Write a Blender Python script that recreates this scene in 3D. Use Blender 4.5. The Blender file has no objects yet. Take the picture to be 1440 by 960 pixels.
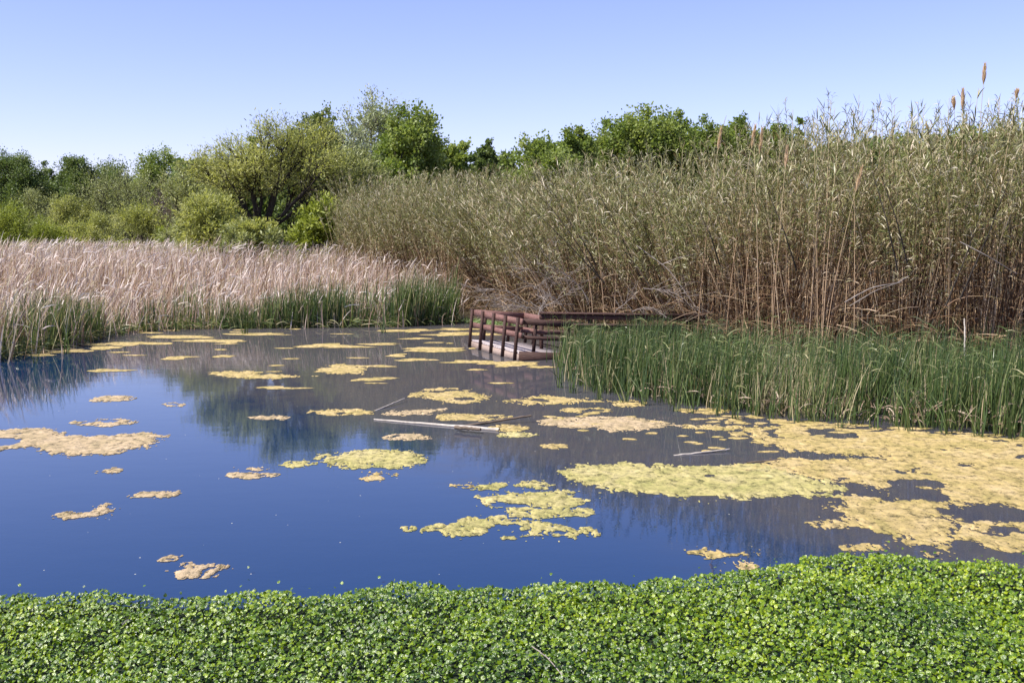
import bpy, math, random
import numpy as np
from mathutils import Vector
rng = np.random.default_rng(7)
random.seed(7)
scene = bpy.context.scene
COL = scene.collection
R = math.radians

# ------------------------------------------------------------------ camera model
CAM_H = 2.5; F = 1500.0; PITCH = math.atan(140/1500)
cp, sp = math.cos(PITCH), math.sin(PITCH)
def ray(px, py):
    a = (px-720)/F; b = (480-py)/F
    return np.array([a, cp + b*sp, -sp + b*cp])
def P(px, py, z=0.0):
    """point of the photo on the level plane z"""
    d = ray(px, py); t = (z-CAM_H)/d[2]
    return np.array([0, 0, CAM_H]) + d*t
def Wd(px, py, y):
    """point of the photo at distance y from the camera"""
    d = ray(px, py); return np.array([0, 0, CAM_H]) + d*(y/d[1])

# ------------------------------------------------------------------ helpers
def tag(o, label=None, cat=None, group=None, kind=None):
    if label: o['label'] = label
    if cat: o['category'] = cat
    if group: o['group'] = group
    if kind: o['kind'] = kind
    return o
def empty(name, loc=(0, 0, 0)):
    o = bpy.data.objects.new(name, None); COL.objects.link(o)
    o.location = tuple(float(v) for v in loc); o.empty_display_size = .2
    return o
class Batch:
    def __init__(s): s.v=[]; s.q=[]; s.t=[]; s.r=[]; s.n=0
    def add(s, v, q, t, r):
        v = np.asarray(v, float).reshape(-1, 3)
        s.v.append(v); s.q.append(np.asarray(q, np.int64).reshape(-1, 4)+s.n)
        s.t.append(np.broadcast_to(np.asarray(t, float).ravel(), (len(v),)) if np.size(t) == 1 else np.asarray(t, float).ravel())
        s.r.append(np.broadcast_to(np.asarray(r, float).ravel(), (len(v),)) if np.size(r) == 1 else np.asarray(r, float).ravel())
        s.n += len(v)
    def build(s, name, mat, parent=None, smooth=False, origin=None):
        v = np.concatenate(s.v); q = np.concatenate(s.q)
        if origin is not None: v = v - np.asarray(origin, float)
        me = bpy.data.meshes.new(name)
        me.vertices.add(len(v)); me.vertices.foreach_set('co', v.ravel())
        me.loops.add(q.size); me.loops.foreach_set('vertex_index', q.ravel().astype(np.int32))
        me.polygons.add(len(q))
        me.polygons.foreach_set('loop_start', np.arange(0, q.size, 4, dtype=np.int32))
        try: me.polygons.foreach_set('loop_total', np.full(len(q), 4, dtype=np.int32))
        except Exception: pass
        for nm, arr in (('hgt', np.concatenate(s.t)), ('rnd', np.concatenate(s.r))):
            at = me.attributes.new(nm, 'FLOAT', 'POINT'); at.data.foreach_set('value', arr.astype(np.float32))
        me.update(calc_edges=True); me.validate()
        if smooth: me.polygons.foreach_set('use_smooth', np.ones(len(me.polygons), bool))
        me.materials.append(mat)
        o = bpy.data.objects.new(name, me); COL.objects.link(o)
        if parent is not None: o.parent = parent
        if origin is not None and parent is None: o.location = tuple(float(x) for x in origin)
        return o

def nrm(a): return a/np.maximum(np.linalg.norm(a, axis=-1, keepdims=True), 1e-9)
def ribbons(b, base, d, L, w, bend, S=4, prof=None, rnd=None, t0=0., t1=1., face=None):
    """N curved tapering blades; base (N,3), start direction d, sideways bend vector (N,3)"""
    base = np.asarray(base, float); N = len(base)
    if N == 0: return
    L = np.broadcast_to(L, (N,)); w = np.broadcast_to(w, (N,))
    d = nrm(d); t = np.linspace(0, 1, S+1)
    if prof is None: prof = 1-t**2.2*.92
    p = base[:, None]+d[:, None]*(L[:, None]*t)[..., None]+bend[:, None]*(L[:, None]*t**2)[..., None]
    if face is None:
        a = rng.uniform(0, 2*np.pi, N); face = np.stack([np.cos(a), np.sin(a), .15*rng.standard_normal(N)], 1)
    tan = d[:, None]+2*bend[:, None]*t[None, :, None]
    side = nrm(np.cross(tan, face[:, None]))
    off = side*(w[:, None]*prof[None]*.5)[..., None]
    v = np.stack([p-off, p+off], 2).reshape(N, -1, 3)
    i = np.arange(S)*2
    q0 = np.stack([i, i+1, i+3, i+2], 1)
    q = q0[None]+(np.arange(N)*(2*(S+1)))[:, None, None]
    if rnd is None: rnd = rng.random(N)
    tt = np.repeat(t0+(t1-t0)*t, 2)
    b.add(v, q, np.tile(tt, N), np.repeat(rnd, 2*(S+1)))
def tubes(b, pts, rad, sides=4, rnd=.5, t=None):
    """N tubes; pts (N,K,3), rad (N,K)"""
    pts = np.asarray(pts, float); N, K, _ = pts.shape
    rad = np.broadcast_to(rad, (N, K))
    tan = nrm(np.gradient(pts, axis=1))
    ref = np.where(np.abs(tan[..., 2:3]) > .8, np.array([1., 0, 0]), np.array([0, 0, 1.]))
    ref = np.broadcast_to(ref[:, :1], tan.shape)
    u = nrm(np.cross(tan, ref)); w = np.cross(tan, u)
    a = np.arange(sides)*2*np.pi/sides
    v = pts[:, :, None]+rad[:, :, None, None]*(u[:, :, None]*np.cos(a)[None, None, :, None]+w[:, :, None]*np.sin(a)[None, None, :, None])
    k = np.arange(K-1)[:, None]*sides; j = np.arange(sides)[None]
    q0 = np.stack([k+j, k+(j+1) % sides, k+sides+(j+1) % sides, k+sides+j], -1).reshape(-1, 4)
    q = q0[None]+(np.arange(N)*K*sides)[:, None, None]
    tt = np.linspace(0, 1, K) if t is None else t
    r = np.broadcast_to(rnd, (N,))
    b.add(v, q, np.tile(np.repeat(tt, sides), N), np.repeat(r, K*sides))
def capped_box(b, a, c, w, h, up=(0, 0, 1), rnd=.5):
    """beam from a to c, width w (sideways) and height h (along up)"""
    a = np.asarray(a, float); c = np.asarray(c, float); up = np.asarray(up, float)
    d = nrm(c-a); s = nrm(np.cross(d, up)); u = nrm(np.cross(s, d))
    v = []
    for p in (a, c):
        for (i, j) in ((-1, -1), (1, -1), (1, 1), (-1, 1)):
            v.append(p+s*i*w/2+u*j*h/2)
    q = [(0, 1, 2, 3), (7, 6, 5, 4), (0, 4, 5, 1), (1, 5, 6, 2), (2, 6, 7, 3), (3, 7, 4, 0)]
    b.add(v, q, 0.5, rnd)
def diamonds(b, c, d, L, w, rnd, fold=None):
    """N leaf-shaped quads at c, pointing along d"""
    N = len(c); d = nrm(d)
    f = nrm(rng.standard_normal((N, 3))+(np.array([0, 0, .6])))
    s = nrm(np.cross(d, f))
    L = np.broadcast_to(L, (N,))[:, None]; w = np.broadcast_to(w, (N,))[:, None]
    v = np.stack([c, c+d*L*.45+s*w*.5, c+d*L, c+d*L*.45-s*w*.5], 1)
    q = np.arange(4*N).reshape(N, 4)
    b.add(v, q, .5, np.repeat(rnd, 4))

def _h(ix, iy, s):
    n = (ix.astype(np.int64)*374761393+iy.astype(np.int64)*668265263+s*1442695041) & 0x7fffffff
    n = ((n ^ (n >> 13))*1274126177) & 0x7fffffff
    return ((n ^ (n >> 16)) & 0xffff)/65535.
def vnoise(x, y, s=0):
    x = np.asarray(x, float); y = np.asarray(y, float)
    ix = np.floor(x); iy = np.floor(y); fx = x-ix; fy = y-iy
    fx = fx*fx*(3-2*fx); fy = fy*fy*(3-2*fy)
    ix = ix.astype(int); iy = iy.astype(int)
    return (_h(ix, iy, s)*(1-fx)+_h(ix+1, iy, s)*fx)*(1-fy)+(_h(ix, iy+1, s)*(1-fx)+_h(ix+1, iy+1, s)*fx)*fy
def fbm(x, y, s=0, o=4):
    r = 0; a = .5; k = 1.
    for i in range(o): r = r+a*vnoise(x*k, y*k, s+i); a *= .5; k *= 2.03
    return r/(1-.5**o)
def in_poly(x, y, poly):
    poly = np.asarray(poly); n = len(poly); ins = np.zeros(np.shape(x), bool); j = n-1
    for i in range(n):
        xi, yi = poly[i]; xj, yj = poly[j]
        c = ((yi > y) != (yj > y)) & (x < (xj-xi)*(y-yi)/((yj-yi)+1e-12)+xi)
        ins ^= c; j = i
    return ins
def poly_dist(x, y, poly, closed=True):
    poly = np.asarray(poly, float); d = np.full(np.shape(x), 1e9); n = len(poly)
    for i in range(n if closed else n-1):
        a = poly[i]; c = poly[(i+1) % n]; e = c-a
        t = np.clip(((x-a[0])*e[0]+(y-a[1])*e[1])/(e@e+1e-12), 0, 1)
        d = np.minimum(d, np.hypot(x-a[0]-t*e[0], y-a[1]-t*e[1]))
    return d
def sdist(x, y, poly):
    d = poly_dist(x, y, poly); return np.where(in_poly(x, y, poly), d, -d)

# ------------------------------------------------------------------ materials
def srgb(r, g, b):
    f = lambda c: (c/255/12.92) if c/255 <= .04045 else ((c/255+.055)/1.055)**2.4
    return (f(r), f(g), f(b), 1)
def newmat(name):
    m = bpy.data.materials.new(name); m.use_nodes = True
    nt = m.node_tree; nt.nodes.clear()
    out = nt.nodes.new('ShaderNodeOutputMaterial'); return m, nt, out
def ramp(nt, stops, src):
    r = nt.nodes.new('ShaderNodeValToRGB'); e = r.color_ramp.elements
    e[0].position, e[0].color = stops[0][0], stops[0][1]
    e[1].position, e[1].color = stops[-1][0], stops[-1][1]
    for p, c in stops[1:-1]:
        n = e.new(p); n.color = c
    nt.links.new(src, r.inputs[0]); return r.outputs[0]
def attr(nt, n):
    a = nt.nodes.new('ShaderNodeAttribute'); a.attribute_name = n; return a.outputs['Fac']
def mix(nt, a, b, fac, mode='MIX'):
    m = nt.nodes.new('ShaderNodeMix'); m.data_type = 'RGBA'; m.blend_type = mode
    if isinstance(fac, (int, float)): m.inputs[0].default_value = fac
    else: nt.links.new(fac, m.inputs[0])
    for s, i in ((a, 6), (b, 7)):
        if isinstance(s, tuple): m.inputs[i].default_value = s
        else: nt.links.new(s, m.inputs[i])
    return m.outputs[2]
def math_n(nt, op, a, b=None, clamp=False):
    m = nt.nodes.new('ShaderNodeMath'); m.operation = op; m.use_clamp = clamp
    for i, s in enumerate((a, b)):
        if s is None: continue
        if isinstance(s, (int, float)): m.inputs[i].default_value = s
        else: nt.links.new(s, m.inputs[i])
    return m.outputs[0]
def noise(nt, scale, detail=4, rough=.5, vec=None, dist=0):
    n = nt.nodes.new('ShaderNodeTexNoise'); n.inputs['Scale'].default_value = scale
    n.inputs['Detail'].default_value = detail; n.inputs['Roughness'].default_value = rough
    n.inputs['Distortion'].default_value = dist
    if vec is not None: nt.links.new(vec, n.inputs['Vector'])
    return n.outputs['Fac']
def objco(nt, scale=(1, 1, 1)):
    g = nt.nodes.new('ShaderNodeNewGeometry'); m = nt.nodes.new('ShaderNodeMapping')
    m.inputs['Scale'].default_value = scale; nt.links.new(g.outputs['Position'], m.inputs[0]); return m.outputs[0]
def leafmat(name, stops, tstops=None, trans=.3, rough=.45, spec=.3, tfac=None):
    """stops: colour by per-blade random value; tstops: real colour change along the stem (old dry base, fresh tip)"""
    m, nt, out = newmat(name)
    c = ramp(nt, stops, attr(nt, 'rnd'))
    if tstops:
        c2 = ramp(nt, tstops[1], attr(nt, 'rnd'))
        f = nt.nodes.new('ShaderNodeMapRange'); f.inputs[1].default_value = tstops[0][0]; f.inputs[2].default_value = tstops[0][1]
        nt.links.new(attr(nt, 'hgt'), f.inputs[0])
        c = mix(nt, c, c2, f.outputs[0])
    c = mix(nt, c, (.90, .84, .78, 1), 1., 'MULTIPLY')
    p = nt.nodes.new('ShaderNodeBsdfPrincipled'); p.inputs['Roughness'].default_value = rough
    p.inputs['Specular IOR Level'].default_value = spec
    nt.links.new(c, p.inputs['Base Color'])
    tr = nt.nodes.new('ShaderNodeBsdfTranslucent'); nt.links.new(mix(nt, c, (1, 1, .55, 1), 1., 'MULTIPLY'), tr.inputs[0])
    ms = nt.nodes.new('ShaderNodeMixShader'); ms.inputs[0].default_value = trans
    nt.links.new(p.outputs[0], ms.inputs[1]); nt.links.new(tr.outputs[0], ms.inputs[2])
    nt.links.new(ms.outputs[0], out.inputs[0]); return m
def solid(name, c1, c2, scale=8, rough=.8, bump=.3, stretch=(1, 1, 1), spec=.3):
    m, nt, out = newmat(name); co = objco(nt, stretch)
    n = noise(nt, scale, 6, .6, co)
    c = ramp(nt, [(.3, c1), (.7, c2)], n)
    p = nt.nodes.new('ShaderNodeBsdfPrincipled'); p.inputs['Roughness'].default_value = rough
    p.inputs['Specular IOR Level'].default_value = spec
    nt.links.new(c, p.inputs['Base Color'])
    b = nt.nodes.new('ShaderNodeBump'); b.inputs['Strength'].default_value = bump; b.inputs['Distance'].default_value = .02
    nt.links.new(n, b.inputs['Height']); nt.links.new(b.outputs[0], p.inputs['Normal'])
    nt.links.new(p.outputs[0], out.inputs[0]); return m
def C(r, g, b): return (r, g, b, 1)

M = {}
M['cotton'] = leafmat('cottonwood_leaf', [(0, C(.12, .20, .04)), (.5, C(.26, .36, .09)), (1, C(.44, .52, .20))], trans=.5)
M['cotton_dark'] = leafmat('dark_cottonwood_leaf', [(0, C(.08, .14, .04)), (.6, C(.17, .25, .08)), (1, C(.31, .38, .17))], trans=.42)
M['bright'] = leafmat('bright_leaf', [(0, C(.16, .22, .03)), (.5, C(.30, .38, .06)), (1, C(.45, .53, .15))], trans=.4)
M['willow'] = leafmat('willow_leaf', [(0, C(.25, .30, .08)), (.5, C(.46, .52, .18)), (1, C(.66, .69, .34))], trans=.5)
M['olive'] = leafmat('olive_leaf', [(0, C(.20, .25, .09)), (.5, C(.34, .40, .16)), (1, C(.52, .57, .30))], trans=.35)
M['grey'] = leafmat('grey_green_leaf', [(0, C(.24, .30, .17)), (.5, C(.38, .46, .27)), (1, C(.58, .64, .44))], trans=.35)
M['brown'] = leafmat('dry_brush_leaf', [(0, C(.06, .042, .03)), (.6, C(.14, .10, .07)), (1, C(.23, .18, .12))], trans=.15)
M['bark'] = solid('dark_bark', C(.018, .014, .011), C(.06, .048, .036), 6, .9)
M['bark_grey'] = solid('grey_bark', C(.12, .11, .09), C(.24, .21, .18), 6, .9)
M['dead_cattail'] = leafmat('dead_cattail', [(0, C(.20, .13, .10)), (.25, C(.40, .28, .23)), (.55, C(.62, .51, .47)), (.8, C(.86, .79, .77)), (1, C(.93, .90, .90))],
                            trans=.3, rough=.6, spec=.2)
M['green_cattail'] = leafmat('green_cattail', [(0, C(.06, .06, .025)), (.4, C(.07, .095, .03)), (.75, C(.13, .16, .055)), (.88, C(.28, .27, .12)), (1, C(.55, .45, .30))],
                             tstops=((0., .25), [(0, C(.035, .065, .024)), (.4, C(.06, .11, .035)), (.7, C(.13, .20, .065)), (.85, C(.28, .34, .14)), (1, C(.60, .52, .36))]), trans=.3, rough=.35, spec=.5)
M['cane_stem'] = leafmat('cane_stem', [(0, C(.04, .022, .013)), (.4, C(.12, .068, .038)), (.7, C(.29, .19, .11)), (1, C(.78, .63, .44))],
                         tstops=((.5, 1.), [(0, C(.14, .13, .05)), (.6, C(.36, .33, .15)), (1, C(.72, .66, .44))]), trans=.05, rough=.5)
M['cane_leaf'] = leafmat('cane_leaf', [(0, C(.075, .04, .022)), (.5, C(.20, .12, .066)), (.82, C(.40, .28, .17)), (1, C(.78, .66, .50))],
                         tstops=((.3, .85), [(0, C(.11, .14, .04)), (.45, C(.23, .27, .09)), (.72, C(.40, .42, .19)), (.9, C(.70, .66, .48)), (1, C(.85, .82, .68))]), trans=.3, rough=.4, spec=.4)  # palest upper stops stand in for glints on the blades
M['plume'] = leafmat('seed_plume', [(0, C(.50, .37, .24)), (1, C(.85, .70, .50))], trans=.3, rough=.8)
M['twig'] = solid('bleached_twig', C(.17, .14, .12), C(.38, .33, .29), 10, .8)
M['litter'] = leafmat('litter', [(0, C(.10, .07, .05)), (.6, C(.30, .23, .17)), (1, C(.6, .52, .42))], trans=.1)

def wood(name, c1, c2, st):
    return solid(name, c1, c2, 9, .75, .5, st)
M['redwood'] = wood('weathered_red_wood', C(.11, .050, .042), C(.22, .12, .10), (1, 1, 6))
M['shadewood'] = wood('shaded_weathered_wood', C(.035, .017, .013), C(.085, .045, .036), (1, 1, 6))  # darker copy of the red wood, shade of unlit faces put into its colour
M['deckwood'] = wood('grey_deck_wood', C(.30, .25, .24), C(.48, .42, .41), (8, 2, 2))
M['float'] = wood('weathered_skirt', C(.22, .16, .13), C(.38, .29, .24), (1, 1, 8))
M['pole'] = wood('bleached_pole', C(.30, .26, .21), C(.55, .49, .42), (1, 4, 4))
M['darkpole'] = wood('dark_wet_wood', C(.06, .045, .03), C(.2, .15, .11), (1, 4, 4))

def ground_mat():
    m, nt, out = newmat('bank_soil'); co = objco(nt)
    n = noise(nt, 1.2, 8, .65, co); n2 = noise(nt, 14, 6, .7, co)
    c = ramp(nt, [(.3, C(.05, .04, .022)), (.55, C(.11, .085, .05)), (.75, C(.09, .10, .035))], n)
    c = mix(nt, c, ramp(nt, [(.35, C(.3, .3, .3)), (.7, C(1.3, 1.25, 1.1))], n2), .8, 'MULTIPLY')
    p = nt.nodes.new('ShaderNodeBsdfPrincipled'); p.inputs['Roughness'].default_value = .95
    nt.links.new(c, p.inputs['Base Color'])
    b = nt.nodes.new('ShaderNodeBump'); b.inputs['Distance'].default_value = .05; nt.links.new(n2, b.inputs['Height'])
    nt.links.new(b.outputs[0], p.inputs['Normal']); nt.links.new(p.outputs[0], out.inputs[0]); return m
M['ground'] = ground_mat()

def water_mat():
    m, nt, out = newmat('pond_water')
    co = objco(nt)
    # fine ripples
    h1 = noise(nt, 1.6, 3, .5, objco(nt, (1, 1.6, 1))); h2 = noise(nt, 14, 2, .5, objco(nt, (1, 1.5, 1)))
    hh = math_n(nt, 'ADD', math_n(nt, 'MULTIPLY', h1, .002), math_n(nt, 'MULTIPLY', h2, .00045))
    b = nt.nodes.new('ShaderNodeBump'); b.inputs['Strength'].default_value = 1; b.inputs['Distance'].default_value = .5
    nt.links.new(hh, b.inputs['Height'])
    body = nt.nodes.new('ShaderNodeBsdfPrincipled')
    body.inputs['Base Color'].default_value = WATER_BODY
    body.inputs['Roughness'].default_value = .0; body.inputs['IOR'].default_value = WATER_IOR
    nt.links.new(b.outputs[0], body.inputs['Normal'])
    # dusty surface film drifting over the far and right part of the pond, a real skin with its own edge
    sep = nt.nodes.new('ShaderNodeSeparateXYZ'); nt.links.new(co, sep.inputs[0])
    x, y = sep.outputs[0], sep.outputs[1]
    big = noise(nt, .35, 5, .6, co, .6)
    # distance past the line  y = 21 - 1.6 x  (film lies beyond)
    g = math_n(nt, 'ADD', math_n(nt, 'ADD', y, math_n(nt, 'MULTIPLY', x, 1.3)), -11.6)
    g = math_n(nt, 'ADD', g, math_n(nt, 'MULTIPLY', math_n(nt, 'SUBTRACT', big, .5), 7))
    mr = nt.nodes.new('ShaderNodeMapRange'); mr.interpolation_type = 'SMOOTHSTEP'
    mr.inputs[1].default_value = -2; mr.inputs[2].default_value = 2.5; nt.links.new(g, mr.inputs[0])
    fine = noise(nt, 3.0, 8, .75, objco(nt, (1, .6, 1)), .8)
    fm = ramp(nt, [(.3, C(.42, .42, .42)), (.62, C(.75, .75, .75))], fine)
    sepc = math_n(nt, 'MULTIPLY', mr.outputs[0], fm)
    film = nt.nodes.new('ShaderNodeBsdfDiffuse'); film.inputs[0].default_value = FILM
    # specks of pollen everywhere
    vo = nt.nodes.new('ShaderNodeTexVoronoi'); vo.inputs['Scale'].default_value = 4.; nt.links.new(co, vo.inputs['Vector'])
    spk = math_n(nt, 'LESS_THAN', vo.outputs['Distance'], .03)
    fac = math_n(nt, 'MULTIPLY', sepc, FILM_K)
    ms = nt.nodes.new('ShaderNodeMixShader'); nt.links.new(fac, ms.inputs[0])
    nt.links.new(body.outputs[0], ms.inputs[1]); nt.links.new(film.outputs[0], ms.inputs[2])
    dust = nt.nodes.new('ShaderNodeBsdfDiffuse'); dust.inputs[0].default_value = (.5, .47, .38, 1)
    m2 = nt.nodes.new('ShaderNodeMixShader'); nt.links.new(math_n(nt, 'MULTIPLY', spk, .8), m2.inputs[0])
    nt.links.new(ms.outputs[0], m2.inputs[1]); nt.links.new(dust.outputs[0], m2.inputs[2])
    nt.links.new(m2.outputs[0], out.inputs[0]); return m
WATER_BODY = C(.001, .020, .068); WATER_IOR = 1.45; FILM = C(.088, .074, .055); FILM_K = .74
M['water'] = water_mat()

def algae_mat(name, c1, c2, c3):
    m, nt, out = newmat(name); co = objco(nt, (1, .7, 1))
    n = noise(nt, 2.6, 10, .75, co, .5); n2 = noise(nt, 11, 12, .85, co, .3)
    c = ramp(nt, [(.3, c1), (.5, c2), (.68, c3)], n)
    c = mix(nt, c, ramp(nt, [(.40, C(.10, .11, .06)), (.48, C(.82, .81, .77)), (.60, C(1.25, 1.22, 1.17))], n2), .9, 'MULTIPLY')  # low spots of the bump noise darkened, crevice shade put into the colour
    p = nt.nodes.new('ShaderNodeBsdfPrincipled'); p.inputs['Roughness'].default_value = .8; p.inputs['Specular IOR Level'].default_value = .3
    nt.links.new(c, p.inputs['Base Color'])
    b = nt.nodes.new('ShaderNodeBump'); b.inputs['Strength'].default_value = 1.; b.inputs['Distance'].default_value = .03
    nt.links.new(n2, b.inputs['Height']); nt.links.new(b.outputs[0], p.inputs['Normal'])
    nt.links.new(p.outputs[0], out.inputs[0]); return m
M['alg_tan'] = algae_mat('tan_algae', C(.32, .27, .08), C(.50, .38, .15), C(.60, .46, .24))
M['alg_yellow'] = algae_mat('yellow_algae', C(.28, .28, .08), C(.48, .42, .16), C(.58, .49, .25))
M['alg_brown'] = algae_mat('pinkish_algae', C(.32, .26, .13), C(.50, .38, .22), C(.58, .45, .29))

def lilymat():
    m, nt, out = newmat('creeping_leaf')
    bp = nt.nodes.new('ShaderNodeBump'); bp.inputs['Strength'].default_value = .7; bp.inputs['Distance'].default_value = .008; nt.links.new(noise(nt, 75, 3, .6, objco(nt)), bp.inputs['Height'])
    c = ramp(nt, [(0, C(.025, .06, .001)), (.35, C(.095, .17, .001)), (.68, C(.22, .30, .002)), (.86, C(.46, .52, .03)), (1, C(.78, .74, .28))], attr(nt, 'rnd'))  # palest stops are painted glints on the leaves
    p = nt.nodes.new('ShaderNodeBsdfPrincipled'); p.inputs['Roughness'].default_value = .27; p.inputs['Specular IOR Level'].default_value = .7; nt.links.new(bp.outputs[0], p.inputs['Normal']); nt.links.new(bp.outputs[0], p.inputs['Coat Normal']); p.inputs['Coat Weight'].default_value = 0.; p.inputs['Coat Roughness'].default_value = .42; p.inputs['Coat IOR'].default_value = 1.7
    nt.links.new(c, p.inputs['Base Color'])
    tr = nt.nodes.new('ShaderNodeBsdfTranslucent'); nt.links.new(mix(nt, c, (1, 1, .4, 1), 1., 'MULTIPLY'), tr.inputs[0])
    ms = nt.nodes.new('ShaderNodeMixShader'); ms.inputs[0].default_value = .22
    nt.links.new(p.outputs[0], ms.inputs[1]); nt.links.new(tr.outputs[0], ms.inputs[2]); nt.links.new(ms.outputs[0], out.inputs[0]); return m
M['lily'] = lilymat()

# ------------------------------------------------------------------ ground and water
POND = [(-34, 5.2), (22, 5.2), (24, 12), (16, 15.5), (11, 16.8), (7.6, 18.4), (5, 20.8), (3.4, 24.4), (1.6, 27), (-.6, 32), (-2.5, 35.2), (-8, 34.5), (-13, 33), (-14, 27), (-18, 22.5), (-34, 20)]
def ground_z(x, y):
    s = sdist(x, y, POND)
    z = np.where(s > 0, -.04-.6*(1-np.exp(-s/1.5)), .28*(1-np.exp(s/1.2)))
    z = z+np.where(s < -.3, .10*(fbm(x*.3, y*.3, 5)-.5), 0)
    z = z+np.where(y < 3.5, (3.5-y)*.12, 0)*(y > -8)+np.where(y <= -8, 1.38, 0)
    return z
gx = np.unique(np.concatenate([[-3000, -1200, -500, -250, -150, -100, -70, -55], np.arange(-45, 45, .7), [55, 70, 100, 150, 250, 500, 1200, 3000]]))
gy = np.unique(np.concatenate([[-600, -200, -80, -40, -20, -12], np.arange(-8, 62, .7), [66, 72, 80, 90, 105, 130, 170, 250, 500, 1200, 3500]]))
X, Y = np.meshgrid(gx, gy); Z = ground_z(X, Y)
b = Batch(); nx = len(gx); ny = len(gy)
i, j = np.meshgrid(np.arange(nx-1), np.arange(ny-1)); k = (j*nx+i).ravel()
b.add(np.stack([X, Y, Z], -1), np.stack([k, k+1, k+nx+1, k+nx], 1), 0, .5)
tag(b.build('ground', M['ground'], smooth=True), kind='structure')
b = Batch(); b.add([(-36, 3.6, 0), (26, 3.6, 0), (26, 38, 0), (-36, 38, 0)], [(0, 1, 2, 3)], 0, .5)
tag(b.build('water', M['water']), kind='structure')

# ------------------------------------------------------------------ trees
def make_tree(name, base, H, Wc, fork=.3, n=90, leaves=60, leaf=(.16, .09), lm='cotton', bark='bark', spread=.55, twig=1.0,
              droop=0., sparse=1., lobes=None, r0=None, lean=(0, 0), up=.3, label='', cat='tree', group=None, seed=0, flat=1.0, stems=1, jit=.22, tw=5, pw=.4):
    """base (x,y,z); H total height, Wc crown width; the crown is filled with boughs, each with twigs that carry leaves"""
    rg = np.random.default_rng(seed+100)
    root = empty(name, base)
    # crown cluster centres inside an uneven set of lobes
    hb = H*fork
    if lobes is None:
        lobes = []
        for a in range(7):
            an = a*2.4+rg.uniform(0, 1); bush = lm in ('willow', 'olive', 'bright', 'brown'); rr = rg.uniform(.15, .72 if bush else .5)*(Wc/2)*1.1
            zz = rg.uniform(.05 if bush else .15, .78)
            lobes.append((math.cos(an)*rr, math.sin(an)*rr, hb+(H-hb)*zz, rg.uniform(.20 if bush else .32, .44)*Wc/1.5, rg.uniform(.16, .3)*(H-hb)))
        lobes.append((0, 0, hb+(H-hb)*.5, Wc*.3, (H-hb)*.42))
        lobes.append((rg.uniform(-.15, .15)*Wc, 0, H-(H-hb)*.22, Wc*.22, (H-hb)*.2))
    vol = np.array([l[3]**2*l[4] for l in lobes])**.7; vol = vol/vol.sum()
    pts = []
    while len(pts) < n:
        l = lobes[rg.choice(len(lobes), p=vol)]
        d = nrm(rg.standard_normal(3))*(rg.random()**.45)
        p = np.array([l[0]+d[0]*l[3], l[1]+d[1]*l[3]*flat, l[2]+d[2]*l[4]])
        if p[2] < hb*.75 or p[2] > H: continue
        pts.append(p)
    pts = np.array(pts)
    nodes = []; par = []
    tops = []
    for s in range(stems):
        bx = (0, 0)
        prev = -1
        K = 4
        an = s*2.4+rg.uniform(0, 1)
        lx = lean[0]*hb+(math.cos(an)*.3*Wc*.5 if stems > 1 else 0); ly = lean[1]*hb+(math.sin(an)*.2*Wc*.5 if stems > 1 else 0)
        for q in range(K+1):
            t = q/K
            nodes.append(np.array([bx[0]+lx*t**1.3+rg.uniform(-1, 1)*.02*H*t, bx[1]+ly*t**1.3, hb*t*(1 if s == 0 else .85)-.15*(q == 0)]))
            par.append(prev); prev = len(nodes)-1
        tops.append(prev)
    plen = [0.]*len(nodes)
    fk = nodes[tops[0]]
    order = np.argsort(np.linalg.norm(pts-fk, axis=1))
    tips = []
    for oi in order:
        p = pts[oi]
        A = np.array(nodes); dd = np.linalg.norm(A-p, axis=1)
        cost = dd*1.0+pw*np.array(plen)+np.where(A[:, 2] > p[2]+.2*H*(1-up), 2, 0)+np.where(A[:, 2] < hb*.55, 5, 0)
        kx = int(np.argmin(cost)); a = nodes[kx]; L = dd[kx]
        seg = max(1, int(L/(.07*H))); prev = kx; bowup = np.array([0, 0, -.18*L*up])
        for q in range(1, seg+1):
            t = q/seg
            w = a+(p-a)*t+bowup*math.sin(math.pi*t)+rg.standard_normal(3)*L*.035*(t < 1)
            nodes.append(w); par.append(prev); plen.append(plen[prev]+L/seg); prev = len(nodes)-1
        tips.append(prev)
    N = len(nodes); rad = np.zeros(N); child = [0]*N
    for q in par:
        if q >= 0: child[q] += 1
    rt = .0022*H
    acc = np.zeros(N)
    for q in range(N-1, -1, -1):
        rr = acc[q] if acc[q] > 0 else rt**2.3
        rad[q] = rr**(1/2.3)
        if par[q] >= 0: acc[par[q]] += rr
    if r0: rad = rad*(r0/rad[0])**(np.clip(rad/rad[0], 0, 1)**.3)
    A = np.array(nodes); rad[0] *= 1.35
    bt = Batch()
    seg = np.array([(par[q], q) for q in range(N) if par[q] >= 0])
    pp = np.stack([A[seg[:, 0]], A[seg[:, 1]]], 1); rr = np.stack([np.minimum(rad[seg[:, 0]], rad[seg[:, 1]]*1.5), rad[seg[:, 1]]], 1)
    big = rr[:, 1] > .02*1.2
    tubes(bt, pp[big], rr[big], 6)
    if (~big).any(): tubes(bt, pp[~big], rr[~big], 3)
    # twigs and leaves
    T = A[tips]; nt_ = len(T)
    ctr = np.array([0, 0, hb+(H-hb)*.35])
    outd = nrm(T-ctr)
    nl = Batch()
    k = int(tw)
    base_t = np.repeat(T, k, 0); od = np.repeat(outd, k, 0)
    dirs = nrm(od*.7+np.array([0, 0, .55*(1-droop)])+rg.standard_normal(base_t.shape)*.65)
    tl = twig*Wc*.11*rg.uniform(.6, 1.35, len(base_t))
    keep = rg.random(len(base_t)) < sparse+.25
    tk = keep
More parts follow.
